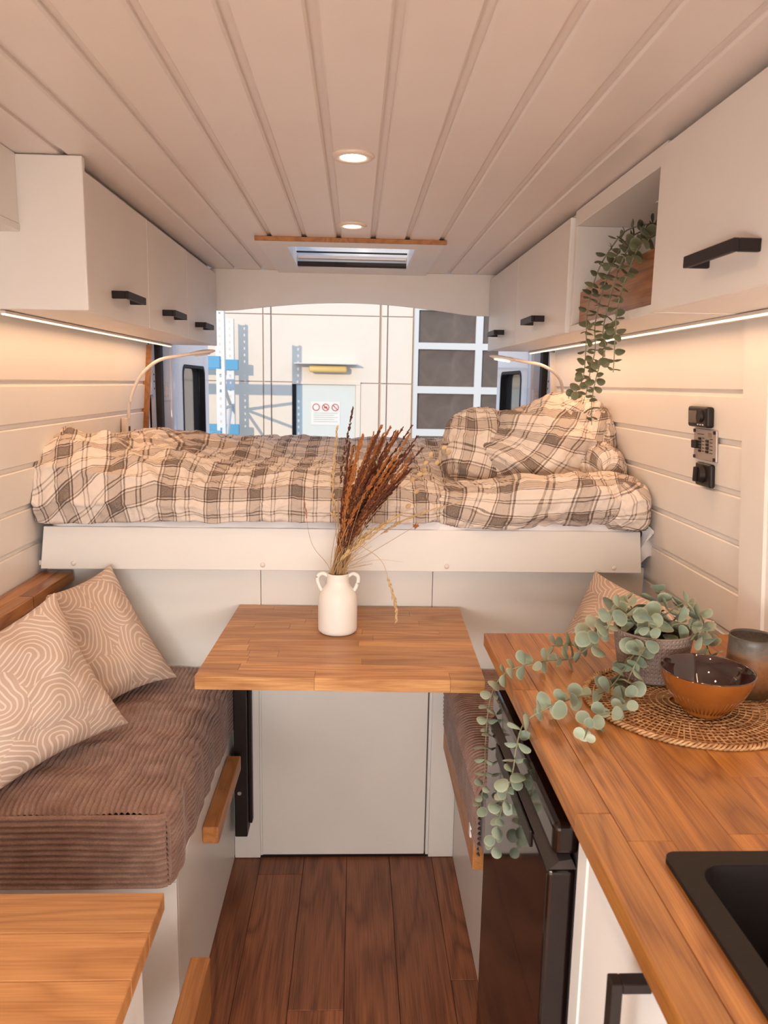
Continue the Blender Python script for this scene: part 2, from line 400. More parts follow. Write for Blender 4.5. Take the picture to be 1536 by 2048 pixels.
# arched header above the rear opening
arch = [(-.66, 1.949), (-.66, 1.78), (-.60, 1.78)]+[(-.60+1.15*t, 1.78+.042*math.sin(math.pi*min(1, max(0, (t-.06)/.88)))) for t in [k/24 for k in range(1, 24)]]+[(.55, 1.78), (.63, 1.78), (.63, 1.949)]
tr = struct(link('trim_5', prism(arch, 1, 3.35, 3.368), 'white'))

# skylight
sk = struct(link('window_1', plate([(-.33, 2.605), (.285, 2.605), (.285, 3.35), (-.33, 3.35)], [[(HX0+.005, HY0+.005), (HX1-.005, HY0+.005), (HX1-.005, HY1-.005), (HX0+.005, HY1-.005)]], 2, 1.939, 1.9495), 'white'))
box('front_edge', 'oak_rail', sk, -.333, .288, 2.592, 2.605, 1.9365, 1.9498, .001)
def ring_plate(name, m, x0, x1, y0, y1, t, z0, z1):
    return link(name, plate([(x0, y0), (x1, y0), (x1, y1), (x0, y1)], [[(x0+t, y0+t), (x1-t, y0+t), (x1-t, y1-t), (x0+t, y1-t)]], 2, z0, z1), m, sk)
ring_plate('shaft', 'lam', HX0, HX1, HY0, HY1, .012, 1.9395, 2.035)
box('seal', 'dark', sk, HX0+.012, HX1-.012, HY1-.03, HY1-.0125, 1.943, 1.960, .001)
M['frosted'] = mat('acrylic_glazing', (.92, .95, 1), .2)
M['frosted'].node_tree.nodes['Principled BSDF'].inputs['Alpha'].default_value = .25
pane = box('pane', 'frosted', sk, HX0+.01, HX1-.01, HY0+.01, HY1-.01, 1.988, 1.993, .001)
box('blind_rail', 'black', sk, HX0+.015, HX1-.015, 3.08, 3.086, 1.979, 1.985, .001)
box('blind_bar', 'flex', sk, HX0+.015, HX1-.015, 3.13, 3.165, 1.966, 1.98, .002)

# ------------------------------------------------------------------ rear corner posts and open rear doors
def rear(s, idx):
    X = lambda v: XC+s*v
    side = thing('rear_corner_panel', 'painted inner body panel with cut-outs ' + ('behind the bare reading lamp' if s < 0 else 'behind the lit reading lamp'), 'body panel', (X(.87), 3.3, .9), 'rear corner panels')
    holes = [rrect(3.325, 3.40, 1.02, 1.425, .025), rrect(3.325, 3.385, 1.52, 1.66, .02)]
    link('skin', plate([(3.29, .9), (3.44, .9), (3.42, 1.95), (3.29, 1.95)], holes, 0, X(.86), X(.872)), 'bodypaint', side)
    box('cavity', 'dark', side, X(.93), X(.94), 3.29, 3.5, .9, 1.95, 0)
    for k in range(5): box('rib', 'black', side, min(X(.90), X(.91)), max(X(.90), X(.91)), 3.33, 3.42, 1.06+.07*k, 1.085+.07*k, 0)
    for (y, z) in ((3.41, 1.45), (3.41, 1.48), (3.405, 1.51), (3.33, 1.47), (3.395, 1.69)):
        bm = bmesh.new(); bmesh.ops.create_cone(bm, cap_ends=True, segments=10, radius1=.004, radius2=.004, depth=.002, matrix=Matrix.Translation((X(.859), y, z)) @ Matrix.Rotation(math.pi/2, 4, 'Y'))
        link('hole_plug', fin(bm), 'dark', side)
    box('seal', 'dark', side, X(.84), X(.90), 3.445, 3.50, .9, 1.95, .006)
    post = thing('hinge_post', 'white painted door post with hinge bolts ' + ('on the shelving side of the rear opening' if s < 0 else 'on the glazed gate side of the rear opening'), 'door post', (X(.85), 3.6, .9), 'hinge posts')
    box('post', 'bodypaint', post, X(.815), X(.92), 3.56, 3.62, .85, 1.95, .012, 3)
    box('hinge', 'bodypaint', post, X(.825), X(.862), 3.545, 3.56, 1.395, 1.475, .004, 2)
    for z in (1.42, 1.45):
        bm = bmesh.new()
        bmesh.ops.create_cone(bm, cap_ends=True, segments=14, radius1=.010, radius2=.008, depth=.006, matrix=Matrix.Translation((X(.843), 3.543, z)) @ Matrix.Rotation(math.pi/2, 4, 'X'))
        bmesh.ops.create_cone(bm, cap_ends=True, segments=8, radius1=.004, radius2=.004, depth=.012, matrix=Matrix.Translation((X(.843), 3.541, z)) @ Matrix.Rotation(math.pi/2, 4, 'X'))
        link('bolt', fin(bm), 'flex', post)
    d = struct(link('door_%d' % idx, plate(rrect(3.72, 4.52, -.15, 1.93, .06), [rrect(3.86, 4.40, 1.0, 1.56, .05)], 0, X(.835), X(.885)), 'bodypaint', loc=(X(.86), 3.72, -.15)))
    link('window_gasket', plate(rrect(3.855, 4.405, .995, 1.565, .05), [rrect(3.87, 4.39, 1.01, 1.55, .045)], 0, X(.832), X(.862)), 'dark', d)
    box('pane', 'glassdark', d, X(.865), X(.87), 3.86, 4.40, 1.0, 1.56, 0)
    box('lining', 'bodypaint', d, X(.826), X(.836), 3.80, 4.46, .1, .9, .004, 2)
rear(-1, 1); rear(1, 2)

# ------------------------------------------------------------------ bed
bed = thing('bed_platform', 'white panelled bed platform with fascia board across the rear', 'bed', (XC, 2.3, 0))
box('slat_deck', 'lam', bed, -.872, .843, 2.262, 3.48, .93, .95, .002)
box('panel', 'lam', bed, -.905, -.2795, 2.245, 2.26, .002, .952, .001)
box('panel', 'lam', bed, -.278, .236, 2.245, 2.26, .61, .952, .001)
box('panel', 'lam', bed, .2375, .880, 2.245, 2.26, .002, .952, .001)
box('side_panel', 'lam', bed, -.366, -.286, 2.232, 2.2445, .002, .60, .001)
box('side_panel', 'lam', bed, .246, .325, 2.232, 2.2445, .002, .60, .001)
box('hatch_door', 'lam', bed, -.2795, .2325, 2.236, 2.249, .010, .615, .001)
box('panel_joint', 'groove', bed, -.29, .25, 2.2605, 2.265, .002, .95, 0)
fa = bmesh.new()
for p in [0]:
    prism([(-.899, .948), (.848, .950), (.836, 1.074), (-.884, 1.072)], 1, 2.182, 2.200, fa)
bmesh.ops.bevel(fa, geom=fa.edges[:], offset=.0015, segments=1, affect='EDGES')
fas = link('fascia', fin(fa), 'lam', bed)
for x in (-.805, -.265, .27, .765):
    bm = bmesh.new(); bmesh.ops.create_uvsphere(bm, u_segments=14, v_segments=8, radius=.0075, matrix=Matrix.Translation((x, 2.182, .965)) @ Matrix.Diagonal((1, .55, 1, 1)))
    link('screw_cap', fin(bm), 'flex', fas, smooth=True)
box('end_cleat', 'lam', bed, -.911, -.885, 2.202, 2.24, .953, .968, .001)

# mattress in a quilted protector
def superbox(x0, x1, y0, y1, z0, z1, r, n=60, bumps=0., seed=3):
    bm = bmesh.new(); bx(bm, x0, x1, y0, y1, z0, z1)
    bmesh.ops.subdivide_edges(bm, edges=bm.edges[:], cuts=n, use_grid_fill=True)
    for v in bm.verts:
        c = Vector((min(max(v.co.x, x0+r), x1-r), min(max(v.co.y, y0+r), y1-r), min(max(v.co.z, z0+r), z1-r)))
        d = v.co-c
        if d.length > 1e-6: v.co = c+d.normalized()*r
        if bumps: v.co += (d.normalized() if d.length > 1e-6 else Vector((0, 0, 0)))*bumps*(snoise(v.co.x*30, v.co.y*8, v.co.z*40+seed)+.6*snoise(v.co.x*9, v.co.y*9, seed))
    return fin(bm)
ma = tag(bpy.data.objects.new('mattress', None), 'white quilted mattress under the plaid bedding', 'mattress'); C.objects.link(ma); ma.location = (XC, 2.8, .95)
link('cover', superbox(-.872, .843, 2.19, 3.48, .952, 1.112, .045, 70, .006), 'sheet', ma, smooth=True)
P = np.zeros((14, 14, 3))
for i in range(14):
    for j in range(14):
        u, v = i/13, j/13
        P[i, j] = (.842+.045*u+.012*math.sin(v*6+u*3), 2.21-.03*math.sin(u*3)+.02*v, 1.085-.12*v*(1-.45*u)+.008*math.sin(9*u+4*v))
link('sheet_corner', grid_mesh(P), 'sheet', ma, smooth=True)

# ------------------------------------------------------------------ duvets
def lerp_profile(keys, v):
    t = v*(len(keys)-1); i = min(int(t), len(keys)-2); f = t-i; f = f*f*(3-2*f)*.35+f*.65
    return [a+(b-a)*f for a, b in zip(keys[i], keys[i+1])]
nu, nv = 230, 170
Pd = np.zeros((nu, nv, 3)); uvd = np.zeros((nu, nv, 2))
for i in range(nu):
    u = i/(nu-1); x = -.908+1.40*u
    le = math.exp(-((x+.78)/.20)**2)*(.75+.35*snoise(x*11, 3.3))                    # bunched end at the wall
    ri = 1/(1+math.exp(-(x-.30)/.05))                   # runs in under the heap
    mid = math.exp(-((x+.05)/.5)**2)
    ft = 1.205+.10*le-.02*ri                             # top of the front roll
    keys = [(2.34, 1.108), (2.215, 1.095), (2.165-.01*mid, 1.098-.018*le), (2.150-.01*le, 1.14), (2.178-.012*le, 1.185+.06*le), (2.25, ft+.012), (2.36, ft+.02+.035*le),
            (2.50, 1.215+.085*le+.012*mid), (2.68, 1.222+.075*le-.01*mid), (2.88, 1.262+.03*le-.035*mid), (3.08, 1.272+.02*le-.02*mid-.01*ri), (3.28, 1.255), (3.42, 1.20), (3.45, 1.12)]
    tuck = 1/(1+math.exp(-(x-.26)/.025))
    keys = [(y+(.07*tuck if k < 7 else 0), z-(.045*tuck if 3 < k < 8 else 0)) for k, (y, z) in enumerate(keys)]
    for j in range(nv):
        v = j/(nv-1); y, z = lerp_profile(keys, v)
        b = .020*snoise(x*4.5+y*1.5, y*5-x*2, 2.)+.012*snoise(x*9, y*10, 5.)+(.004+.012*math.exp(-((x+.75)/.3)**2))*(1-2*abs(snoise(x*7+y*6, y*4-x*5, 8.)))
        d = .8*b if v < .3 else b
        Pd[i, j] = (x, y+(-.6*d if v < .4 else 0), z+(d if v > .15 else 0)*min(1, 4*(1-v)))
dl = np.linalg.norm(np.diff(Pd.mean(0), axis=0), axis=-1); arc = np.concatenate([[0], np.cumsum(dl)])
uvd[..., 0] = np.linspace(0, 1.40, nu)[:, None]; uvd[..., 1] = arc[None, :]
for i in range(nu):
    for j in range(nv):                                  # the bunched end pulls the checks askew
        k = math.exp(-((Pd[i, j, 0]+.85)/.25)**2)
        uvd[i, j] += np.array((.22*arc[j], -.5*(Pd[i, j, 0]+.5)))*k
Pd = wrinkle(Pd, 1.06, 170, .006, .2, 5, .004, 1.075)
Pd[..., 0] = np.maximum(Pd[..., 0], XC-half(1.15)+.003)
duv = tag(link('duvet', grid_mesh(Pd, uvd), 'plaid', None, (XC, 2.7, 1.11), True), 'plaid cotton duvet spread over the mattress, bunched by the lamp with the socket', 'duvet')

def lump(name, parent, c, ax, rad, seed, exc=1.05, turn=0., n=120, e=.8, iters=110, floor=1.08, uvr=0.):
    """a stuffed fold: closed superellipsoid along axis ax with cloth folds; checks follow its length and girth"""
    A = Vector(ax).normalized(); S = A.cross(Vector((0, 0, 1))).normalized(); T = S.cross(A)
    if turn: R_ = Matrix.Rotation(turn, 3, A); S = R_ @ S; T = R_ @ T
    P = np.zeros((n, n, 3)); uv = np.zeros((n, n, 2)); pw = lambda q: math.copysign(abs(q)**e, q)
    for i in range(n):
        a = -math.pi/2+math.pi*(.012+.976*i/(n-1))
        for j in range(n):
            b = 2*math.pi*j/(n-1)+(math.pi if S.y < -.5 else 0)
            l, g = pw(math.sin(a)), abs(math.cos(a))**e
            q = A*(l*rad[0])+S*(g*pw(math.cos(b))*rad[1])+T*(g*pw(math.sin(b))*rad[2])
            q *= 1+.09*snoise(q.x*6+seed, q.y*6, q.z*6)+.11*(.5-2*abs(snoise(q.x*5+q.z*4+seed*2, q.y*3, q.z*5-q.x*3)))
            P[i, j] = Vector(c)+q
            s_, t_ = a/math.pi*2*rad[0]*1.15, 2*math.pi*j/(n-1)*(rad[1]+rad[2])/2*(.55+.45*g)
            uv[i, j] = (s_*math.cos(uvr)-t_*math.sin(uvr), s_*math.sin(uvr)+t_*math.cos(uvr))
    P = wrinkle(P, exc+.02, iters, .01, .2, seed, .004, floor)
    P[:, -1] = P[:, 0]
    P[..., 0] = np.minimum(P[..., 0], XC+half(1.2)-.012)
    return link(name, grid_mesh(P, uv), 'plaid', parent, smooth=True)
hp = thing('heaped_duvet', 'plaid cotton duvet heaped up in thick folds under the hanging vines', 'duvet', (.6, 2.6, 1.11))
lump('fold', hp, (.655, 2.58, 1.240), (.85, .22, .16), (.25, .20, .205), 11, 1.06, .2, e=.85, uvr=.55)
lump('fold', hp, (.430, 2.62, 1.215), (.15, .5, 1), (.19, .135, .185), 12, 1.05, e=.9, uvr=.1)
lump('fold', hp, (.70, 2.60, 1.305), (.9, -.1, .35), (.18, .17, .145), 13, 1.06, e=.85, uvr=-.5)
lump('fold', hp, (.785, 2.48, 1.215), (.1, .9, -.1), (.14, .085, .10), 14, 1.07, uvr=.8)
lump('fold', hp, (.52, 2.270, 1.148), (1, -.03, .09), (.32, .125, .074), 15, 1.05, e=.7, uvr=.12)
lump('fold', hp, (.785, 2.250, 1.140), (.25, .1, 1), (.080, .105, .098), 16, 1.06, e=.8, uvr=-.3)

# ------------------------------------------------------------------ benches
bl_ = thing('bench', 'white bench box with brown corduroy seat, beside the table post', 'bench', (-.65, 1.85, 0), 'dinette benches')
box('front_panel', 'lam', bl_, -.383, -.367, 1.499, 2.231, .002, .445, .001)
box('end_panel', 'lam', bl_, -.93, -.367, 1.483, 1.499, .002, .445, .001)
box('lid', 'lam', bl_, -.93, -.366, 1.482, 2.231, .447, .462, .0015)
box('support_rail', 'oak_rail', bl_, -.366, -.326, 1.75, 2.12, .362, .405, .002)
br_ = thing('bench', 'white bench box with brown corduroy seat, beside the black fridge', 'bench', (.6, 1.9, 0), 'dinette benches')
box('front_panel', 'lam', br_, .325, .341, 1.56, 2.231, .002, .43, .001)
box('end_panel', 'lam', br_, .325, .885, 1.545, 1.56, .002, .43, .001)
box('lid', 'lam', br_, .326, .885, 1.545, 2.231, .432, .447, .0015)
box('support_rail', 'oak_rail', br_, .283, .324, 1.62, 2.23, .375, .446, .002)

def rib(t, period): return abs(math.sin(math.pi*t/period))**.7
def cord_cushion(parent_label, name, s, x_in, x_out, y0, y1, z0, z1, along):
    """s=+1: front faces +x.  along 'y': ribs of the top run along y and roll over the front"""
    t = thing(name, parent_label, 'seat cushion', ((x_in+x_out)/2, (y0+y1)/2, z0), 'corduroy seat cushions')
    per, amp, r = .0122, .0088, .028
    if along == 'y':
        L1 = abs(x_out-x_in)-r; L2 = math.pi/2*r; L3 = (z1-z0)-r; tot = L1+L2+L3
        nu = int(tot/per*8); ny = 90; P = np.zeros((nu, ny, 3))
        for j in range(ny):
            y = y0+(y1-y0)*j/(ny-1)
            for i in range(nu):
                q = tot*i/(nu-1); wob = .008*snoise(y*9, q*5, 1.)+.005*snoise(y*24, q*7, 7.)
                d = amp*rib(q+wob, per)
                if q < L1: b, n_ = (x_in+s*q, z1), (0, 1)
                elif q < L1+L2: a = (q-L1)/r; b, n_ = (x_out-s*r+s*r*math.sin(a), z1-r+r*math.cos(a)), (s*math.sin(a), math.cos(a))
                else: b, n_ = (x_out, z1-r-(q-L1-L2)), (s, 0)
                sag = .009*snoise(b[0]*7, y*8, 3.)+.006*snoise(b[0]*12, y*20, 9.)
                edge = -.012*max(0, 1-(y-y0)/.03)**2
                P[i, j] = (b[0]+n_[0]*(d+sag+edge), y, b[1]+n_[1]*(d+sag+edge))
        link('cover', grid_mesh(P), 'cord', t, smooth=True)
        nz_ = int((z1-z0)/per*8); nx = 50; E_ = np.zeros((nz_, nx, 3))
        for i in range(nz_):
            z = z0+(z1-z0-.004)*i/(nz_-1)
            for j in range(nx):
                x = x_in+(x_out-x_in-s*.006)*j/(nx-1); cx = max(0, 1-abs(x_out-x)/.03); cz = max(0, 1-(z1-z)/.02)
                E_[i, j] = (x, y0-.004-amp*rib(z+.002*snoise(x*6, z*20), .0128)+.012*cx*cx+.010*cz*cz-.008*snoise(x*5, z*8, 4.), z)
        link('end_panel', grid_mesh(E_), 'cord', t, smooth=True)
        bm = bmesh.new(); tube(bm, spline([(x_out-.005*s, y0+.008, z0), (x_out-.003*s, y0+.006, (z0+z1)/2), (x_out-.006*s, y0+.008, z1-.022), (x_out-.02*s, y0+.006, z1-.010)], 6), .004, 6)
        link('seam', fin(bm), 'cord', t, smooth=True)
    else:
        ny = int((y1-y0)/per*8); nx = 44; P = np.zeros((ny, nx, 3))
        L1 = abs(x_out-x_in)-r; tot = L1+math.pi/2*r
        for i in range(ny):
            y = y0+(y1-y0)*i/(ny-1)
            for j in range(nx):
                q = tot*(j/(nx-1))**.6; d = amp*1.3*rib(y+.005*snoise(q*14, y*5, 2.), per*1.15); sag = .006*snoise(q*9, y*8, 6.)
                if q < L1: b, n_ = (x_in+s*q, z1), (0, 1)
                else: a = (q-L1)/r; b, n_ = (x_out-s*r+s*r*math.sin(a), z1-r+r*math.cos(a)), (s*math.sin(a), math.cos(a))
                P[i, j] = (b[0]+n_[0]*(d+sag), y, b[1]+n_[1]*(d+sag))
        link('cover', grid_mesh(P), 'cord', t, smooth=True)
        nz_ = int((z1-r-z0)/.0125*8); ny2 = 60; E_ = np.zeros((nz_, ny2, 3))
        for i in range(nz_):
            z = z0+(z1-r-z0+.006)*i/(nz_-1)
            for j in range(ny2):
                y = y0+(y1-y0)*j/(ny2-1); E_[i, j] = (x_out+s*(amp*rib(z+.002*snoise(y*6, z*9), .0125)+.005*snoise(y*6, z*7, 8.)-.004), y, z)
        link('front_panel', grid_mesh(E_), 'cord', t, smooth=True)
        bm = bmesh.new(); tube(bm, [(x_out+s*.002, y0+(y1-y0)*k/20, z1-r+.004) for k in range(21)], .005, 6); link('seam', fin(bm), 'cord', t, smooth=True)
        box('zip_tab', 'sheet', t, x_out-.006, x_out+.004, y0+.09, y0+.11, z0-.012, z0+.02, .002)
    bm = bmesh.new(); bx(bm, min(x_in, x_out-s*.012), max(x_in, x_out-s*.012), y0+.012, y1-.002, z0, z1-.012); link('core', fin(bm), 'cord', t)
    return t
cord_cushion('brown corduroy seat cushion under the two arch-print pillows', 'seat_cushion', 1, -.93, -.368, 1.445, 2.225, .463, .628, 'y')
cord_cushion('brown corduroy seat cushion tucked between table and fridge', 'seat_cushion', -1, .885, .285, 1.56, 2.225, .449, .618, 'x')

# ------------------------------------------------------------------ scatter pillows
def pillow(label, TL, TR, BR, BL, thick, seed, group='arch-print scatter pillows', flip=False):
    TL, TR, BR, BL = map(Vector, (TL, TR, BR, BL)); cen = (TL+TR+BR+BL)/4; n = 90
    nrm = ((TR-BL).cross(TL-BR)).normalized()
    if nrm.y > 0 : nrm = -nrm
    t = thing('scatter_pillow', label, 'pillow', (cen.x, cen.y, min(p.z for p in (TL, TR, BR, BL))), group)
    sz = ((TR-TL).length+(TR-BR).length)/2
    for side, nm in ((1, 'front_cover'), (-1, 'back_cover')):
        P = np.zeros((n, n, 3)); uv = np.zeros((n, n, 2))
        for i in range(n):
            for j in range(n):
                u, v = i/(n-1), j/(n-1); a, b = 2*u-1, 2*v-1
                pin = .055*(1-a*a)*(abs(b)**3)*(1 if b > 0 else -1), .055*(1-b*b)*(abs(a)**3)*(1 if a > 0 else -1)
                uu, vv = u-pin[1]*.9, v-pin[0]*.9
                p = (TL*(1-uu)+TR*uu)*vv+(BL*(1-uu)+BR*uu)*(1-vv)
                h = thick*((1-a**4)*(1-b**4))**.55*(.55+.45*(1-a*a)*(1-b*b))
                h *= 1+.25*snoise(u*3+seed, v*3)
                wr_ = .010*snoise(u*5+seed*3, v*7+side)*(1-a**8)*(1-b**8)
                P[i, j] = p+nrm*side*(h+wr_)
                uv[i, j] = (u*sz+seed*.37+(side < 0)*.5, v*sz)
        P = wrinkle(P, 1.012, 40, .05, .3, seed, .0015)
        for k in range(n):                                # the covers meet in the seam
            for (i, j) in ((0, k), (n-1, k), (k, 0), (k, n-1)):
                u, v = i/(n-1), j/(n-1); a, b = 2*u-1, 2*v-1
                uu = u-.0495*(1-b*b)*(abs(a)**3)*(1 if a > 0 else -1); vv = v-.0495*(1-a*a)*(abs(b)**3)*(1 if b > 0 else -1)
                P[i, j] = (TL*(1-uu)+TR*uu)*vv+(BL*(1-uu)+BR*uu)*(1-vv)
        link(nm, grid_mesh(P, uv), 'arches', t, smooth=True)
    return t
pillow('beige arch-print pillow lying in front of its twin on the corduroy seat', (-.905, 1.50, .89), (-.712, 1.80, .985), (-.55, 1.80, .655), (-.735, 1.43, .655), .062, 2)
pillow('beige arch-print pillow leaning into the corner below the bed', (-.865, 2.03, .905), (-.690, 2.15, .97), (-.500, 2.10, .655), (-.66, 1.86, .65), .055, 5)
pillow('beige arch-print pillow slumped behind the kitchen worktop', (.705, 2.172, .958), (.860, 1.735, .945), (.75, 1.69, .64), (.535, 2.12, .66), .055, 8)

# ledge behind the bench with a folded blanket below it
lg = thing('wall_ledge', 'oak ledge along the panelled wall above the pillows', 'shelf', (-.88, 2.0, .90))
for k, (a, b) in enumerate([(1.2, 1.72), (1.72, 2.235)]): box('stave', 'oak_y', lg, -.908, -.865, a+.0005, b-.0005, .90, .932, .0015, loc=(-.9, a, .9))
for k, (a, b) in enumerate([(1.2, 1.95), (1.95, 2.235)]): box('stave', 'oak_y', lg, -.864, -.826, a+.0005, b-.0005, .90, .932, .0015, loc=(-.86, a, .9))
bt = tag(bpy.data.objects.new('folded_blanket', None), 'dark plaid blanket stuffed under the oak ledge', 'blanket'); C.objects.link(bt); bt.location = (-.87, 1.95, .64)
lump('blanket', bt, (-.872, 1.92, .785), (.05, 1, .0), (.16, .03, .085), 31, 1.03, n=50, iters=40, floor=.63)

# ------------------------------------------------------------------ table
tb = thing('dinette_table', 'oak butcher-block table standing between the two benches', 'table', (-.02, 1.95, .1))
rot = Matrix.Rotation(math.radians(-1.6), 4, 'Z'); tcx, tcy = -.021, 1.945
rows = 13; y0t, y1t = 1.660-tcy, 2.232-tcy; hw = .330
for r in range(rows):
    a, b = y0t+(y1t-y0t)*r/rows, y0t+(y1t-y0t)*(r+1)/rows
    cut = sorted([-hw]+[random.uniform(-.28, .28) for _ in range(random.choice((1, 2, 2)))]+[hw])
    cut = [cut[0]]+[c for c, p in zip(cut[1:-1], cut) if c-p > .06]+[hw]
    for c0, c1 in zip(cut, cut[1:]):
        bm = bmesh.new(); bx(bm, c0+.0002, c1-.0002, a+.0001, b-.0001, .797, .828, .0005, 1)
        if r == 0 or r == rows-1 or c0 == -hw or c1 == hw: pass
        me = fin(bm); me.transform(Matrix.Translation((tcx, tcy, 0)) @ rot)
        link('stave', me, 'oak_x', tb, loc=(tcx+c0, tcy+a, .8))
lgp = box('post', 'black', tb, -.354, -.316, 2.165, 2.228, .116, .797, .003, 2)
box('post_cover', 'black', tb, -.3155, -.306, 2.20, 2.2305, .14, .75, .002)
box('top_bracket', 'black', tb, -.35, .25, 2.17, 2.215, .775, .7965, .002)
bm = bmesh.new(); bmesh.ops.create_cone(bm, cap_ends=True, segments=14, radius1=.007, radius2=.006, depth=.006, matrix=Matrix.Translation((-.338, 2.163, .262)) @ Matrix.Rotation(math.pi/2, 4, 'X'))
link('bolt', fin(bm), mat('zinc', (.6, .58, .55), .3, 1), tb)

# vase with two ear handles
VX, VY, VZ = -.043, 1.995, .8285
va = thing('vase', 'white stoneware vase with two ear handles on the table', 'vase', (VX, VY, VZ))
prof = [(.0005, .001), (.046, .001), (.0515, .006), (.0525, .015), (.0525, .085), (.051, .100), (.045, .113), (.036, .124), (.0305, .133), (.029, .145), (.0295, .158), (.0300, .161), (.027, .162), (.0255, .155), (.025, .135), (.03, .12), (.04, .1), (.045, .08), (.045, .02), (.0005, .02)]
link('body', lathe(prof, VX, VY, VZ, 48), 'ceramic', va, smooth=True)
for s in (-1, 1):
    pts = spline([(VX+s*.027, VY, VZ+.153), (VX+s*.040, VY, VZ+.160), (VX+s*.053, VY, VZ+.153), (VX+s*.054, VY, VZ+.138), (VX+s*.047, VY, VZ+.120), (VX+s*.041, VY, VZ+.112)], 7)
    bm = bmesh.new(); tube(bm, pts, .0052, 10); link('handle', fin(bm), 'ceramic', va, smooth=True)

# dried grasses
bq = thing('dried_bouquet', 'bunch of rust-brown dried grasses and straw standing in the vase', 'dried flowers', (VX, VY, VZ+.022))
def seed_head(path, r, n, m, parent, el=1.8, spread=1.):
    bm = bmesh.new()
    for k in range(n):
        t = random.random(); i = min(int(t*(len(path)-1)), len(path)-2); p = path[i].lerp(path[i+1], t*(len(path)-1)-i)
        d = (path[min(i+1, len(path)-1)]-path[max(i-1, 0)]).normalized()
        off = Vector((random.gauss(0, 1), random.gauss(0, 1), random.gauss(0, .5))).normalized()*r*spread*(1-.75*t**2)*random.uniform(.1, .85)
        q = (d*2.6+off.normalized()).normalized().to_track_quat('Z', 'Y').to_matrix().to_4x4()
        s_ = r*random.uniform(.38, .62)
        bmesh.ops.create_icosphere(bm, subdivisions=1, radius=1, matrix=Matrix.Translation(p+off) @ q @ Matrix.Diagonal((s_*.6, s_*.6, s_*el, 1)))
    o = link('seed_head', fin(bm), m, parent, smooth=True); o['kind'] = 'stuff'; return o
def grass(tip, bow, r=.0011, m='straw', head=None, hm='seed', hr=.006, hn=60, el=1.8, base=None):
    b = base or Vector((VX+random.uniform(-.016, .016), VY+random.uniform(-.016, .016), VZ+.03))
    mouth = Vector((VX+random.uniform(-.020, .020), VY+random.uniform(-.016, .016), VZ+.16))
    tip = Vector(tip); mid = mouth.lerp(tip, .5)+Vector(bow)
    path = spline([b, mouth, mid, tip], 9)
    bm = bmesh.new(); tube(bm, path, lambda t: r*(1-.5*t), 5); o = link('stalk', fin(bm), m, bq, smooth=True)
    if head:
        i0 = int(len(path)*(1-head)); seed_head(path[i0:], hr, hn, hm, o, el)
    return path, o
def at(px, py, dy=0.):                                   # place above the table, in the vase's own plane (metres)
    return Vector((VX+px, VY+dy, VZ+py))
for k in range(58):
    f = random.random(); g = random.random()
    tx = .03+.165*f+random.uniform(-.02, .02); tz = .40+.165*g-.05*abs(f-.5)
    tip = at(tx, tz, random.uniform(-.07, .09))
    dark = random.random() < .42
    grass(tip, (-.012-.012*f, 0, .0), random.uniform(.0010, .0016), 'straw', random.uniform(.34, .52), 'seed_dark' if dark else 'seed', random.uniform(.0055, .0085), 130)
for tx, tz in ((.035, .60), (.165, .55), (.19, .555), (.10, .53), (.215, .50), (.205, .53), (.145, .54)):
    grass(at(tx, tz, random.uniform(-.03, .03)), (-.02, 0, 0), .0010, 'straw', .30, 'seed_dark', .0055, 70, 2.0)
for k in range(26):                                     # bare straws of the bundle
    f = random.random(); grass(at(-.01+.14*f, .17+.22*random.random(), random.uniform(-.06, .06)), (-.006, 0, 0), random.uniform(.0007, .0014), random.choice(('straw', 'pale')))
grass(at(-.006, .55, .02), (-.018, 0, 0), .0008, 'pale', .45, 'pale', .0075, 70, 2.0)
grass(at(-.09, .365, -.01), (-.016, 0, -.02), .0008, 'straw', .16, 'seed', .003, 26, 3.0)
for tx, tz in ((.225, .46), (.24, .48), (.255, .46), (.225, .435), (.272, .50), (.288, .485), (.21, .43), (.195, .41), (.205, .38), (.185, .34)):   # quaking grass
    p, o = grass(at(tx, tz, random.uniform(-.03, .03)), (-.03, 0, .02), .0005, 'pale')
    bm = bmesh.new(); bmesh.ops.create_icosphere(bm, subdivisions=2, radius=1, matrix=Matrix.Translation(p[-1]) @ Matrix.Rotation(random.uniform(.5, 1.3), 4, 'Y') @ Matrix.Diagonal((.006, .004, .0085, 1)))
    link('spikelet', fin(bm), 'pale', o, smooth=True)
grass(at(.33, .365, -.02), (-.01, 0, .035), .0008, 'pale', .40, 'pale', .006, 80, 2.6)
grass(at(.165, .33, -.04), (-.02, 0, .01), .0008, 'pale', .45, 'pale', .008, 60, 2.4)
grass(at(.12, .30, -.05), (-.02, 0, .0), .0008, 'pale', .45, 'pale', .008, 60, 2.4)
grass(at(.20, .30, -.05), (-.02, 0, -.015), .0011, 'straw', .01)
st = spline([at(.0, .15), at(.05, .235, -.03), at(.075, .235, -.04), at(.115, .205, -.05), at(.135, .15, -.06), at(.152, .09, -.06), at(.155, .045, -.06)], 9)
bm = bmesh.new(); tube(bm, st, .0009, 5); o = link('stalk', fin(bm), 'pale', bq, smooth=True); seed_head(st[34:], .006, 80, 'pale', o, 2.6)
grass(at(.17, .205, -.05), (.0, 0, .02), .0007, 'pale')

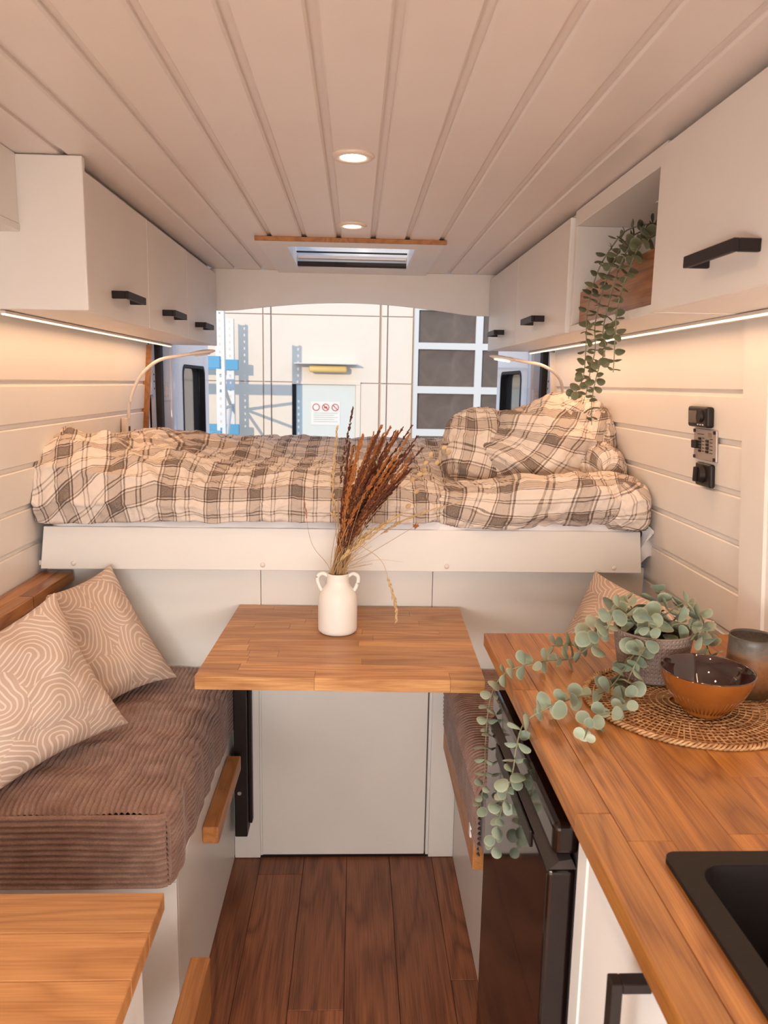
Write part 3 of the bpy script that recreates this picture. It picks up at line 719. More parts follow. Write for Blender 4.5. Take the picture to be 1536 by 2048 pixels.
# ------------------------------------------------------------------ overhead cabinets
def cab_handle(parent, s, xf, ya, yb, z):
    """flat bar handle: s = direction it stands out"""
    bm = bmesh.new(); t, w_, out = .009, .018, .040
    z0, z1 = z-w_/2, z+w_/2
    X = sorted((xf+s*(out-t), xf+s*out)); bx(bm, X[0], X[1], ya, yb, z0, z1, .001, 1)
    X = sorted((xf, xf+s*(out-t)))
    bx(bm, X[0], X[1], ya, ya+t, z0, z1, .001, 1); bx(bm, X[0], X[1], yb-t, yb, z0, z1, .001, 1)
    return link('handle', fin(bm), 'black', parent)
CB, CT = 1.633, 1.930
def overhead(s, xf, ya, yb, label, hy, name='overhead_cabinet', group='overhead cabinets'):
    xw = XC+s*(half(1.8)-.012)
    t = thing(name, label, 'cabinet', ((xf+xw)/2, (ya+yb)/2, CB), group)
    X = sorted((xf+s*.0215, xw))
    box('carcass', 'white', t, X[0], X[1], ya+.0005, yb-.0005, CB+.001, 1.944, .001)
    X = sorted((xf, xf+s*.018))
    d = box('door', 'white', t, X[0], X[1], ya+.0022, yb-.0022, CB, CT, .0018)
    cab_handle(d, -s, xf, hy[0], hy[1], 1.689)
    return t
overhead(-1, -.59, 1.745, 2.27, 'white overhead cabinet beside the tall white end panel', (1.93, 2.09))
overhead(-1, -.59, 2.27, 2.782, 'white middle overhead cabinet between two cabinets above the bare reading lamp', (2.42, 2.58))
overhead(-1, -.59, 2.782, 3.345, 'white overhead cabinet next to the arched header, shelving-rack side', (2.90, 3.06))
ep = thing('cabinet_end_panel', 'white end panel closing the row of three overhead cabinets', 'panel', (-.7, 1.735, CB))
box('panel', 'white', ep, -.855, -.578, 1.726, 1.744, CB, 1.948, .003, 2)
os_ = thing('overhead_shelf_box', 'shallow white box under the ceiling beside the end panel', 'cabinet', (-.78, 1.0, 1.79))
box('fascia', 'white', os_, -.733, -.715, .2, 1.7255, 1.808, 1.949, .001)
box('bottom', 'white', os_, -.855, -.713, .2, 1.7255, 1.792, 1.8075, .001)
overhead(1, .56, 2.765, 3.345, 'white overhead cabinet next to the arched header, glazed-gate side', (2.98, 3.13))
overhead(1, .56, 2.105, 2.765, 'white overhead cabinet between the open niche and the end cabinet', (2.345, 2.50))
overhead(1, .56, .55, 1.498, 'large white overhead cabinet above the kitchen worktop', (1.095, 1.262))
ni = thing('open_niche', 'open white overhead niche holding the trailing plant', 'shelf', (.7, 1.8, CB))
xw = XC+half(1.8)-.012
box('bottom', 'white', ni, .572, xw, 1.50, 2.103, CB, 1.651, .001)
box('top', 'white', ni, .572, xw, 1.50, 2.103, 1.905, 1.944, .001)
box('side', 'white', ni, .572, xw, 1.4995, 1.516, 1.6515, 1.9045, .001)
box('side', 'white', ni, .572, xw, 2.087, 2.1035, 1.6515, 1.9045, .001)
box('back', 'white', ni, xw-.01, xw-.002, 1.516, 2.087, 1.6515, 1.9045, 0)
bm = bmesh.new(); bmesh.ops.create_cone(bm, cap_ends=True, segments=16, radius1=.012, radius2=.010, depth=.004, matrix=Matrix.Translation((.68, 1.80, 1.903))); link('screw_cap', fin(bm), 'flex', ni)
# curved oak guard board standing in the niche
pts = [(1.519, 1.652), (2.083, 1.652)]+[(2.083-.564*k/16, 1.735+.026*math.sin(math.pi*min(1, k/13)*.5)+.004*k/16) for k in range(17)]
tag(link('guard_board', prism(pts, 0, .590, .606), 'oak_y', None, (.598, 1.8, 1.652)), 'curved oak guard board standing in the open niche', 'board')
bk = thing('plant_basket', 'small woven basket behind the oak board in the niche', 'basket', (.70, 1.66, 1.652))
pr = []
for k in range(36): z = .15*k/35; pr.append((.052+.012*z/.15+.0016*math.sin(k*1.6), z))
pr = [(.0005, .0)]+pr+[(.058, .148), (.055, .12), (.0005, .12)]
link('weave', lathe(pr, .70, 1.66, 1.652, 36), 'rattan', bk, smooth=True)
# LED strips below the cabinets
for s, xa, ya, yb, lb in ((-1, -.775, 1.76, 3.30, 'warm glowing light strip below the row of three overhead cabinets'), (1, .735, .6, 3.30, 'warm glowing light strip below the cabinets with the niche')):
    t = thing('light_strip', lb, 'light', (xa, (ya+yb)/2, 1.62), 'under-cabinet light strips')
    box('channel', 'flex', t, xa-.008, xa+.008, ya-.006, yb+.006, 1.6265, 1.6325, .001)
    box('diffuser', 'led', t, xa-.0038, xa+.0038, ya, yb, 1.623, 1.6268, .001)
    lamp('strip_glow', 'AREA', 1.15*(yb-ya), (1, .60, .34), (xa, (ya+yb)/2, 1.6215), (0, 0, -1), shape='RECTANGLE', size=.008, size_y=yb-ya)
# recessed ceiling spots
for k, (x, y) in enumerate(((-.012, 1.679), (-.018, 2.385), (-.01, .97), (.0, .27))):
    t = thing('ceiling_spot', ['round recessed ceiling light over the table side of the aisle', 'round recessed ceiling light next to the skylight', 'round recessed ceiling light over the kitchen', 'round recessed ceiling light by the cab'][k], 'ceiling light', (x, y, 1.945), 'recessed ceiling lights')
    link('trim_ring', lathe([(.026, .006), (.028, .001), (.040, .0), (.044, .004), (.044, .006)], x, y, 1.9435, 36), 'ring', t, smooth=True)
    link('lens', lathe([(.0005, .003), (.02, .0028), (.0275, .004)], x, y, 1.943, 36), 'ledbulb', t, smooth=True)
    l = lamp('spot_glow', 'SPOT', 5, (1, .70, .46), (x, y, 1.93), (0, 0, -1), spot_size=math.radians(150), spot_blend=.6, shadow_soft_size=.03)

# reading lamps on goosenecks
def gooseneck(label, base, pts, head, lit):
    t = thing('reading_lamp', label, 'lamp', base, 'gooseneck reading lamps'); s = 1 if base[0] > 0 else -1; x, y, z = base
    b = box('wall_base', 'flex', t, x-.012, x+.012, y-.022, y+.022, z-.03, z+.035, .005, 3)
    box('usb_socket', 'dark', b, x-.004*s-.010*s-.001, x-.004*s-.010*s+.001, y-.006, y+.008, z-.016, z+.002, 0)
    bm = bmesh.new(); tube(bm, spline(pts, 10), .0062, 10); link('neck', fin(bm), 'flex', t, smooth=True)
    h = Vector(head); bm = bmesh.new()
    bmesh.ops.create_uvsphere(bm, u_segments=20, v_segments=10, radius=1, matrix=Matrix.Translation(h) @ Matrix.Rotation(.15*s, 4, 'Y') @ Matrix.Diagonal((.048, .026, .009, 1)))
    hd = link('head', fin(bm), 'flex', t, smooth=True)
    bm = bmesh.new(); bmesh.ops.create_cone(bm, cap_ends=True, segments=20, radius1=1, radius2=.9, depth=1, matrix=Matrix.Translation(h-Vector((0, .004, .009))) @ Matrix.Rotation(.15*s, 4, 'Y') @ Matrix.Diagonal((.030, .018, .003, 1)))
    link('lens', fin(bm), 'lampglow' if lit else 'flex', hd)
gooseneck('unlit gooseneck reading lamp with wall socket, by the bunched end of the duvet', (flx(1.32)+.014, 2.97, 1.31), [(-.862, 2.97, 1.34), (-.855, 2.965, 1.40), (-.815, 2.955, 1.49), (-.74, 2.93, 1.555), (-.65, 2.91, 1.577), (-.585, 2.90, 1.587)], (-.565, 2.90, 1.590), False)
gooseneck('lit gooseneck reading lamp above the heaped duvet', (fr(1.40)-.014, 3.10, 1.36), [(.828, 3.10, 1.39), (.827, 3.09, 1.45), (.80, 3.05, 1.52), (.72, 2.98, 1.565), (.63, 2.93, 1.580), (.565, 2.90, 1.590)], (.538, 2.89, 1.590), True)

# ------------------------------------------------------------------ controls on the right wall
DY = .065
def onwall(y0, y1, z0, z1, th, bev, name, m, parent, inset=0., seg=2):
    f = lambda z: XC+half(z)-inset
    y0, y1 = y0-DY, y1-DY
    bm = bmesh.new(); bx(bm, -th, 0, y0, y1, z0, z1, bev, seg)
    zc = (z0+z1)/2
    me = fin(bm)
    for v in me.vertices: v.co.x += f(v.co.z)
    return link(name, me, m, parent)
def devloc(y, z): return (XC+half(z), y-DY, z)
th = thing('heater_control', 'black heater control with display and knob on the panelled wall', 'thermostat', devloc(1.925, 1.42))
onwall(1.872, 1.978, 1.398, 1.448, .020, .006, 'case', 'blackplastic', th, seg=3)
onwall(1.925, 1.970, 1.408, 1.438, .001, 0, 'display', mat('display_glass', (.10, .075, .065), .15), th, .0202)
k_ = bmesh.new(); bmesh.ops.create_cone(k_, cap_ends=True, segments=24, radius1=.015, radius2=.013, depth=.006, matrix=Matrix.Translation((fr(1.425)-.0225, 1.905-DY, 1.425)) @ Matrix.Rotation(-math.pi/2, 4, 'Y')); link('knob', fin(k_), 'black', th)
for q in range(3): onwall(1.888+.013*q, 1.894+.013*q, 1.4035, 1.4065, .001, 0, 'marking', 'flex', th, .0202)
sp_ = thing('switch_panel', 'silver switch panel with black breakers below the heater control', 'switch panel', devloc(1.91, 1.36))
onwall(1.850, 1.972, 1.318, 1.394, .006, .002, 'plate', mat('brushed_plate', (.42, .35, .31), .4, .3), sp_)
for y, z in ((1.857, 1.388), (1.965, 1.388), (1.857, 1.324), (1.965, 1.324)): onwall(y-.004, y+.004, z-.004, z+.004, .003, .001, 'screw', 'black', sp_, .006)
onwall(1.944, 1.966, 1.345, 1.365, .010, .002, 'main_switch', 'black', sp_, .006)
for k in range(5): onwall(1.929, 1.939, 1.337+.0075*k, 1.3425+.0075*k, .004, .001, 'breaker', 'black', sp_, .006)
for k in range(4): onwall(1.888, 1.899, 1.337+.0085*k, 1.3435+.0085*k, .004, .001, 'breaker', 'black', sp_, .006)
for k in range(5):
    onwall(1.912, 1.924, 1.339+.008*k, 1.3405+.008*k, .0006, 0, 'print_line', 'black', sp_, .006)
    onwall(1.868, 1.882, 1.337+.0085*k, 1.3385+.0085*k, .0006, 0, 'print_line', 'black', sp_, .006)
onwall(1.915, 1.95, 1.380, 1.3815, .0006, 0, 'print_line', 'black', sp_, .006); onwall(1.872, 1.892, 1.376, 1.386, .0006, 0, 'print_mark', 'groove', sp_, .006)
rs_ = thing('rotary_switch', 'black square rotary isolator switch below the switch panel', 'switch', devloc(1.90, 1.285))
onwall(1.862, 1.944, 1.255, 1.312, .014, .005, 'case', 'blackplastic', rs_, seg=3)
k_ = bmesh.new(); bmesh.ops.create_cone(k_, cap_ends=True, segments=28, radius1=.023, radius2=.019, depth=.012, matrix=Matrix.Translation((fr(1.285)-.020, 1.908-DY, 1.285)) @ Matrix.Rotation(-math.pi/2, 4, 'Y')); kn = link('knob', fin(k_), 'black', rs_)
box('grip', 'black', kn, fr(1.285)-.034, fr(1.285)-.025, 1.903-DY, 1.913-DY, 1.267, 1.303, .002)

# ------------------------------------------------------------------ kitchen block
SX0, SX1, SY0, SY1 = .383, .80, .36, .853                # sink flange
wt = thing('worktop', 'oak worktop of broad staves around the black sink', 'worktop', (.6, 1.0, .89))
xe = [.304, .352, .410, .490, .566, .642, .712, .785, .852, .888]
for i in range(len(xe)-1):
    ys = [.05]; y = .05-random.uniform(0, .2)
    while True:
        y += random.uniform(.30, .62)
        if y > 1.62: break
        if y-ys[-1] > .1: ys.append(y)
    ys.append(1.712)
    for a, b in zip(ys, ys[1:]):
        segs = [(a, b)]
        if xe[i+1] > SX0+.05 and xe[i] < SX1-.01:
            segs = [s for s in ((a, min(b, SY0+.02)), (max(a, SY1-.02), b)) if s[1]-s[0] > .002]
        for c, d in segs:
            xa, xb = xe[i], xe[i+1]
            box('stave', 'oak_y', wt, xa+.0001, xb-.0001, c+.0001, d-.0001, .890, .920, .0005 if i else .0012, loc=(xa, c, .9))
sn = thing('kitchen_sink', 'matte black composite sink set into the oak worktop', 'sink', (.6, .6, .76))
link('flange', plate(rrect(SX0, SX1, SY0, SY1, .016), [rrect(SX0+.03, SX1-.03, SY0+.03, SY1-.028, .03)], 2, .9205, .927), 'sink', sn)
bm = bmesh.new(); O = rrect(SX0+.03, SX1-.03, SY0+.03, SY1-.028, .03); I = rrect(SX0+.045, SX1-.045, SY0+.045, SY1-.043, .03)
A = [bm.verts.new((x, y, .925)) for x, y in O]; B = [bm.verts.new((x, y, .765)) for x, y in I]; n = len(O)
for k in range(n): bm.faces.new((A[k], A[(k+1) % n], B[(k+1) % n], B[k]))
bm.faces.new(B); link('basin', fin(bm), 'sink', sn)
kb = thing('kitchen_cabinet', 'white kitchen base cabinet with upright black handle under the sink', 'cabinet', (.6, .55, 0))
boxes('carcass', 'lam', kb, [(.345, .885, .06, .075, .0, .888), (.345, .885, .955, .97, .0, .888), (.345, .885, .075, .955, .06, .075), (.875, .885, .075, .955, .075, .888)])
box('end_filler', 'lam', kb, .322, .345, .945, .985, .0, .888, .0015)
d_ = box('door', 'lam', kb, .324, .342, .40, .943, .03, .880, .0015)
bm = bmesh.new()
bx(bm, .280, .292, .715, .733, .60, .862, .001, 1); bx(bm, .292, .3235, .715, .733, .850, .862, .001, 1); bx(bm, .292, .3235, .715, .733, .60, .612, .001, 1)
link('handle', fin(bm), 'black', d_)
box('door', 'lam', kb, .324, .342, .075, .398, .03, .880, .0015)

fg = thing('fridge', 'glossy black undercounter fridge beside the white base cabinet', 'fridge', (.55, 1.25, 0))
box('body', 'black', fg, .330, .86, 1.005, 1.50, .02, .875, .004)
bm = bmesh.new(); bx(bm, .284, .326, 1.0, 1.50, .03, .800, .007, 3); dr = link('door', fin(bm), 'blackgloss', fg)
bm = bmesh.new(); prism([(.286, .802), (.300, .815), (.3185, .818), (.326, .802)], 1, 1.0, 1.50, bm); link('grip_recess', fin(bm), 'dark', dr)
bm = bmesh.new(); bx(bm, .290, .330, 1.0, 1.50, .822, .872, .010, 4); link('top_cap', fin(bm), 'blackgloss', fg)
bm = bmesh.new(); bx(bm, .3265, .3298, 1.004, 1.496, .03, .865); link('door_gasket', fin(bm), 'dark', dr)
bm = bmesh.new(); bx(bm, .281, .285, 1.10, 1.40, .772, .800, .0015, 2); link('grip_lip', fin(bm), 'blackplastic', dr)

# ------------------------------------------------------------------ worktop objects
pm = thing('placemat', 'round woven rattan placemat on the oak worktop', 'placemat', (.612, 1.312, .9205)); PX, PY, PR = .612, 1.312, .185
bm = bmesh.new()
for k in range(96):
    a = 2*math.pi*k/96; r0 = .03 if k % 2 == 0 else .085
    c0, c1 = Vector((PX+r0*math.cos(a), PY+r0*math.sin(a), .9232)), Vector((PX+(PR-.004)*math.cos(a+.03), PY+(PR-.004)*math.sin(a+.03), .9232))
    tube(bm, [c0, c0.lerp(c1, .5)+Vector((0, 0, .0008)), c1], .0015, 5)
link('spokes', fin(bm), 'rattan', pm, smooth=True)['kind'] = 'stuff'
bm = bmesh.new(); r = .02; i = 0
while r < PR-.015:
    npt = 84; pts = [(PX+r*math.cos(2*math.pi*k/npt), PY+r*math.sin(2*math.pi*k/npt), .9240+.0007*(1 if (k+i) % 2 else -1)) for k in range(npt+1)]
    tube(bm, pts, .0015, 5); i += 1; r += .0112
link('coils', fin(bm), 'rattan', pm, smooth=True)['kind'] = 'stuff'
bm = bmesh.new()
for ph in (0, 2.1, 4.2):
    pts = []
    for k in range(361):
        a = 2*math.pi*k/360; q = a*46+ph; pts.append((PX+(PR-.004+.0045*math.cos(q))*math.cos(a), PY+(PR-.004+.0045*math.cos(q))*math.sin(a), .9245+.003*math.sin(q)))
    tube(bm, pts, .0024, 5)
link('braided_rim', fin(bm), 'rattan', pm, smooth=True)

pp = thing('potted_eucalyptus', 'grey dimpled pot with trailing silver-green eucalyptus on the placemat', 'potted plant', (.590, 1.435, .9275)); QX, QY = .590, 1.435
pr = [(.0005, 0), (.056, 0), (.062, .004), (.066, .03), (.071, .06), (.0755, .094), (.0755, .098), (.071, .098), (.068, .085), (.064, .078)]
pr = [p for p in pr]; dense = []
for a, b in zip(pr, pr[1:]):
    for k in range(4): dense.append((a[0]+(b[0]-a[0])*k/4, a[1]+(b[1]-a[1])*k/4))
dense.append(pr[-1]); link('pot', lathe(dense, QX, QY, .9275, 56, (56, 118)), 'pot', pp, smooth=True)
link('soil', lathe([(.0005, .082), (.03, .084), (.066, .08)], QX, QY, .9275, 30), 'soil', pp, smooth=True)
def leaf_mesh():
    vs = [(0, 0, 0)]; fs = []; n = 12                     # round blade in unit size, cupped, short stalk
    ring = [(0.5*math.sin(2*math.pi*k/n)*(1.0 if 1 else 0), .55-.48*math.cos(2*math.pi*k/n)) for k in range(n)]
    vs = [(0, .55, -.05)]+[(x, y, .09*(x*2)**2+.05*math.sin(y*3)) for x, y in ring]+[(x*.55, .55+(y-.55)*.55, -.035+.03*(x*2)**2) for x, y in ring]
    for k in range(n):
        k2 = (k+1) % n; fs += [(0, 1+n+k, 1+n+k2), (1+n+k, 1+k, 1+k2, 1+n+k2)]
    b = len(vs); vs += [(-.025, 0, 0), (.025, 0, 0), (.02, .09, .01), (-.02, .09, .01)]; fs.append((b, b+1, b+2, b+3))
    me = bpy.data.meshes.new('leaf'); me.from_pydata(vs, [], fs); me.polygons.foreach_set('use_smooth', [True]*len(fs)); return me
LEAF = leaf_mesh(); LEAF.materials.append(M['leaf']); LEAF2 = leaf_mesh(); LEAF2.materials.append(M['leaf2'])
def vine(parent, pts, step, size, me, end=.55, floor=None, start=0.):
    path = spline(pts, 10); bm = bmesh.new(); tube(bm, path, lambda t: .0019-.0009*t, 5)
    stem = link('vine', fin(bm), 'stem', parent, smooth=True); base = wloc(stem)
    acc, k = step*.5, 0; total = sum((b-a).length for a, b in zip(path, path[1:])); run = 0
    for a, b in zip(path, path[1:]):
        L = (b-a).length; d = (b-a).normalized(); run += L; acc += L
        if acc < step or run < start: continue
        acc = 0; k += 1
        side = d.cross(Vector((0, 0, 1)) if abs(d.z) < .9 else Vector((1, .3, 0))).normalized(); ang = k*math.pi/2+random.uniform(-.4, .4)
        for sgn in (1, -1):
            o_ = Matrix.Rotation(ang, 3, d) @ side*sgn
            yv = (o_+d*random.uniform(-.05, .45)+Vector((0, 0, random.uniform(-.1, .25)))).normalized()
            s = size*(1-(1-end)*run/total)*random.uniform(.75, 1.18)
            p = b.copy()
            if floor is not None and p.x > .305 and p.z+yv.z*s < floor: yv.z = (floor-p.z)/s+.15; yv.normalize()
            zv = (d+Vector((random.uniform(-.4, .4), random.uniform(-.4, .4), random.uniform(.0, .7)))); xv = yv.cross(zv).normalized(); zv = xv.cross(yv)
            o = bpy.data.objects.new('leaf', me); C.objects.link(o); o.parent = stem
            m4 = Matrix((xv, yv, zv)).transposed().to_4x4() @ Matrix.Diagonal((s*random.uniform(.85, 1.05), s, s, 1)); m4.translation = p-base
            o.matrix_basis = m4
    return stem
V = [[(.574, 1.45, 1.013), (.514, 1.43, 1.067), (.489, 1.42, 1.023), (.45, 1.475, .95), (.386, 1.463, .945), (.325, 1.43, .945), (.297, 1.455, .915), (.278, 1.464, .861), (.272, 1.462, .776), (.268, 1.435, .719), (.264, 1.448, .638)],
     [(.578, 1.42, 1.015), (.522, 1.36, .990), (.465, 1.316, .945), (.396, 1.282, .945), (.333, 1.235, .945), (.294, 1.23, .920), (.277, 1.206, .885), (.272, 1.200, .850), (.268, 1.226, .790), (.264, 1.265, .713), (.26, 1.29, .643)],
     [(.58, 1.40, 1.017), (.534, 1.345, 1.005), (.503, 1.322, .955), (.490, 1.272, .945), (.444, 1.223, .945), (.399, 1.19, .945), (.366, 1.126, .942)],
     [(.62, 1.45, 1.014), (.661, 1.45, 1.062), (.694, 1.45, 1.037), (.725, 1.48, .965), (.742, 1.458, .945), (.766, 1.444, .945)],
     [(.577, 1.47, 1.007), (.543, 1.5, 1.062), (.519, 1.5, 1.025), (.48, 1.546, .955), (.42, 1.545, .948)],
     [(.60, 1.44, 1.005), (.610, 1.44, 1.045), (.64, 1.43, 1.075), (.66, 1.42, 1.080)], [(.585, 1.44, 1.005), (.575, 1.42, 1.045), (.56, 1.39, 1.055), (.555, 1.365, 1.035)],
     [(.61, 1.43, 1.005), (.62, 1.41, 1.04), (.645, 1.38, 1.045), (.655, 1.36, 1.025)], [(.575, 1.45, 1.005), (.56, 1.47, 1.05), (.54, 1.47, 1.075)], [(.60, 1.45, 1.0), (.60, 1.46, 1.05), (.615, 1.48, 1.085)]]
for k, p in enumerate(V): vine(pp, p, .0235 if k < 3 else .018, .034, LEAF, .62 if k < 3 else .85, .925, .0 if k > 2 else .02)
hv = thing('hanging_eucalyptus', 'dark green eucalyptus vines trailing out of the overhead niche', 'hanging plant', (.62, 1.67, 1.77))
N = [[(.70, 1.655, 1.775), (.66, 1.70, 1.835), (.60, 1.753, 1.836), (.565, 1.759, 1.801), (.540, 1.78, 1.745), (.53, 1.806, 1.665), (.53, 1.801, 1.586), (.53, 1.804, 1.523), (.53, 1.831, 1.494), (.53, 1.885, 1.467)],
     [(.70, 1.66, 1.775), (.65, 1.69, 1.827), (.585, 1.711, 1.809), (.55, 1.704, 1.755), (.533, 1.719, 1.689), (.525, 1.725, 1.625), (.525, 1.714, 1.571), (.525, 1.741, 1.522), (.525, 1.761, 1.472)],
     [(.70, 1.65, 1.775), (.65, 1.66, 1.82), (.58, 1.658, 1.795), (.545, 1.652, 1.732), (.527, 1.655, 1.651), (.52, 1.649, 1.604), (.52, 1.626, 1.572), (.52, 1.67, 1.521), (.52, 1.697, 1.462), (.52, 1.689, 1.407)],
     [(.70, 1.655, 1.775), (.645, 1.645, 1.81), (.58, 1.617, 1.782), (.55, 1.602, 1.725), (.528, 1.589, 1.655), (.52, 1.569, 1.584), (.52, 1.567, 1.545), (.52, 1.568, 1.52)],
     [(.71, 1.66, 1.775), (.69, 1.66, 1.835), (.65, 1.62, 1.855), (.635, 1.58, 1.85)], [(.71, 1.66, 1.775), (.68, 1.64, 1.83), (.63, 1.61, 1.80), (.615, 1.56, 1.775)]]
for k, p in enumerate(N): vine(hv, p, .0175, .0265, LEAF2, .75, None, .03)

bw = thing('serving_bowl', 'amber glazed bowl with dark glossy inside on the placemat', 'bowl', (.620, 1.262, .928)); BX, BY = .620, 1.262
bm = bmesh.new()
link('foot_and_wall', lathe([(.0005, 0), (.034, 0), (.037, .004), (.0395, .010), (.054, .026), (.068, .045), (.0765, .063), (.0795, .078)], BX, BY, .928, 64), 'bowl_out', bw, smooth=True)
link('inside', lathe([(.0795, .078), (.0785, .0795), (.0765, .078), (.0735, .063), (.064, .044), (.048, .024), (.03, .013), (.0005, .011)], BX, BY, .928, 64), 'bowl_in', bw, smooth=True)
bm = bmesh.new()
for k in range(44):                                      # pressed flutes round the lower wall
    a = 2*math.pi*k/44; c, s = math.cos(a), math.sin(a)
    tube(bm, [(BX+r*c, BY+r*s, .928+z) for r, z in ((.0395, .010), (.0545, .0255), (.0660, .0415))], lambda t: .0016*(1-.8*t), 4)
link('fluting', fin(bm), 'bowl_out', bw, smooth=True)['kind'] = 'stuff'
cu_ = thing('stoneware_cup', 'tall stoneware cup with rusty speckled glaze beside the bowl', 'cup', (.742, 1.345, .927))
link('body', lathe([(.0005, 0), (.036, 0), (.040, .004), (.0425, .03), (.0425, .07), (.0415, .100), (.042, .112), (.0405, .114), (.039, .110), (.039, .03), (.0005, .02)], .742, 1.345, .927, 44), 'cup', cu_, smooth=True)

# ------------------------------------------------------------------ near corner: desk, its cabinet and rail
dk = thing('side_desk', 'oak desk top on a white base in the corner near the cab', 'desk', (-.6, .75, 0))
ye = [.30, .385, .46, .545, .62, .70, .775, .86, .945, 1.028]
for a, b in zip(ye, ye[1:]):
    c = random.uniform(-.75, -.45)
    for x0, x1 in ((-.92, c), (c, -.272)): box('stave', 'oak_desk', dk, x0+.0002, x1-.0002, a+.0002, b-.0002, .722, .750, .0012, loc=(x0, a, .73))
box('side_panel', 'lam', dk, -.93, -.315, .985, 1.0, .0, .7215, .001)
box('front_panel', 'lam', dk, -.315, -.30, .30, 1.0, .0, .70, .001)
bm = bmesh.new(); bmesh.ops.create_uvsphere(bm, u_segments=14, v_segments=8, radius=.012, matrix=Matrix.Translation((-.288, .88, .62))); link('knob', fin(bm), 'black', dk, smooth=True)
box('support_rail', 'oak_rail', dk, -.299, -.262, .45, 1.30, .30, .42, .003, 2)

# ------------------------------------------------------------------ outside
gr = struct(box('ground', paint('asphalt', (.33, .30, .28), .9, .5), None, -14, 14, 3.9, 11.0, -.72, -.62, 0))
FY = 11.0
M['facade'] = paint('facade_panel', (.80, .67, .53), .7, .05); M['gate'] = mat('gate_frame', (.66, .63, .57), .5)
M['steel'] = mat('galvanised', (.62, .62, .60), .45, .2); M['blue'] = mat('blue_beam', (.09, .33, .50), .5)
M['doorgrey'] = paint('steel_door', (.68, .68, .60), .5, .05)
wb = thing('warehouse', 'cream panelled warehouse front with door and glazed gate outside', 'building', (0, FY, -.62))
box('wall', mat('panel_joint', (.52, .40, .31), .8), wb, -9, 9, FY+.03, FY+.3, -.62, 5, 0)
cols = [(-9, -5.0), (-4.99, -3.2), (-3.19, -1.31), (-1.295, -1.20), (-1.185, .315), (.345, .42), (.435, .78)]
rws = [(-.62, .0), (.015, 1.478), (1.49, 2.40), (2.412, 3.9), (3.91, 5)]
for x0, x1 in cols:
    for z0, z1 in rws:
        if (x0, x1) == (-1.185, .315) and z0 < 1.478:
            for a, b in ((x0, -.90), (.06, x1)): box('wall_panel', 'facade', wb, a, b, FY, FY+.03, z0, z1, .003)
        else: box('wall_panel', 'facade', wb, x0, x1, FY-(.02 if x1-x0 < .2 else 0), FY+.03, z0, z1, .003)
dd = box('door', 'doorgrey', wb, -.845, -.01, FY+.012, FY+.03, -.60, 1.455, .002)
box('door_frame', 'facade', wb, -.90, .06, FY-.02, FY+.03, 1.458, 1.50, .003)
box('door_frame', 'facade', wb, -.008, .06, FY-.02, FY+.03, -.6, 1.457, .003)
box('door_gap', 'black', wb, -.90, -.85, FY-.01, FY+.03, -.6, 1.457, .003)
box('handle', 'black', dd, -.16, -.06, FY-.03, FY-.01, .50, .53, .003)
sg = box('sign_board', mat('sign_board', (.80, .76, .66), .6), dd, -.635, -.225, FY+.006, FY+.0115, .89, 1.215, .001)
for k, x in enumerate((-.565, -.43, -.295)):
    bm = bmesh.new(); tube(bm, [(x+.046*math.cos(a*math.pi/12), FY+.004, 1.14+.046*math.sin(a*math.pi/12)) for a in range(25)], .006, 5)
    if k: tube(bm, [(x-.033, FY+.004, 1.173), (x+.033, FY+.004, 1.107)], .006, 5)
    if k == 1: bx(bm, x-.022, x+.022, FY+.003, FY+.006, 1.125, 1.152)
    link('red_symbol', fin(bm), mat('sign_red', (.60, .06, .05), .6) if k == 0 else bpy.data.materials['sign_red'], sg)
boxes('text_line', mat('sign_print', (.45, .40, .36), .7), sg, [(-.60, -.26-.05*(k % 2), FY+.004, FY+.006, 1.055-.03*k, 1.061-.03*k) for k in range(5)])
cn = box('lamp_canopy', 'steel', wb, -.86, -.02+.02, FY-.22, FY, 1.735, 1.75, .002)
bm = bmesh.new(); bx(bm, -.66, .0-.13, FY-.16, FY-.06, 1.625, 1.715, .03, 4); link('wall_lamp', fin(bm), mat('amber_diffuser', (.75, .50, .16), .4), wb, smooth=True)
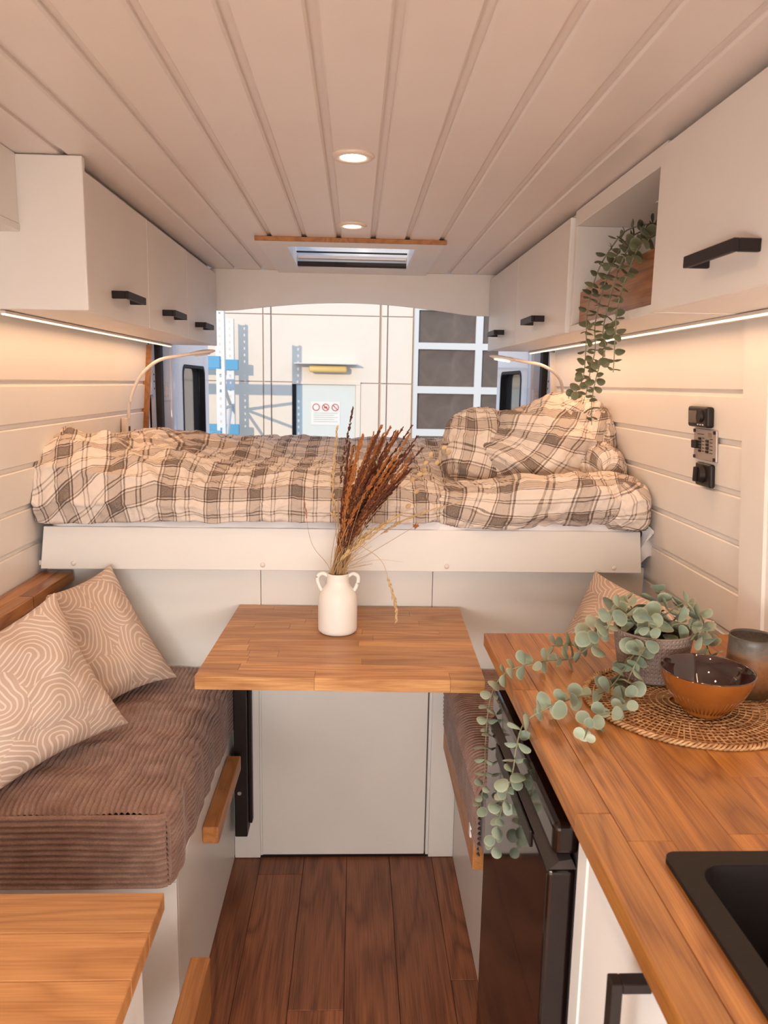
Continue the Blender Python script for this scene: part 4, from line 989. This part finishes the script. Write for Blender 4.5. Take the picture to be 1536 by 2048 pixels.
# glazed sectional gate
cx_ = [(.86, 1.66), (1.76, 2.62), (2.72, 3.58), (3.68, 4.5)]; rz = [(3.1, 3.58), (2.56, 3.0), (2.06, 2.50), (1.46, 1.97), (.86, 1.36), (.26, .76), (-.5, .16)]
M['gatepane'] = mat('gate_glazing', (.16, .105, .07), .3)
t_ = NT(M['gatepane']); nz_ = t_.n('ShaderNodeTexNoise', {'Vector': t_.obj(), 'Scale': 3.0, 'Detail': 6.0, 'Distortion': 1.5}).outputs[0]
t_.col(t_.mix(nz_, (.085, .05, .03, 1), (.20, .14, .095, 1))); t_.bump(nz_, .3, .02)
gf = link('gate_frame', plate([(.80, -.62), (4.6, -.62), (4.6, 3.7), (.80, 3.7)], [[(a, c), (b, c), (b, d), (a, d)] for a, b in cx_ for c, d in rz], 1, FY-.06, FY+.03), 'gate', wb)
for a, b in cx_:
    for c, d in rz: box('pane', 'gatepane', gf, a-.005, b+.005, FY-.01, FY+.0, c-.005, d+.005, 0, loc=(a, FY, c))
# pallet rack
rk = thing('pallet_rack', 'galvanised pallet rack upright with blue beams outside', 'rack', (-1.7, 10, -.62))
def upright(x, y, top):
    holes = [[(x-.012, z), (x+.012, z), (x+.012, z+.035), (x-.012, z+.035)] for z in [0+.09*k for k in range(int((top-.06)/.09)+1)]]
    o = link('upright', plate([(x-.05, -.62), (x+.05, -.62), (x+.05, top), (x-.05, top)], holes, 1, y-.003, y+.003), 'steel', rk)
    box('upright_flange', 'steel', o, x-.05, x-.044, y+.003, y+.08, -.62, top, 0); box('upright_flange', 'steel', o, x+.044, x+.05, y+.003, y+.08, -.62, top, 0)
upright(-1.60, 9.26, 2.31); upright(-1.71, 10.67, 2.31)
for (za, zb) in ((1.52, 1.15), (.35, 1.15), (1.15, 1.15), (.35, .35)): 
    bm = bmesh.new(); tube(bm, [(-1.60, 9.30, za), (-1.71, 10.67, zb)], .022, 5); link('brace', fin(bm), 'steel', rk)
for z in (1.70, .83):
    for y in (9.26, 10.67): box('beam', 'blue', rk, -4.5, -1.60, y-.03, y+.03, z-.07, z+.07, .004)
bo = thing('bollard', 'small yellow rounded bollard by the warehouse door', 'bollard', (-1.03, 10.8, -.62))
link('post', lathe([(.06, 0), (.06, 1.18), (.055, 1.24), (.035, 1.29), (.0005, 1.31)], -1.03, 10.8, -.62, 20), mat('yellow', (.75, .45, .08), .5), bo, smooth=True)
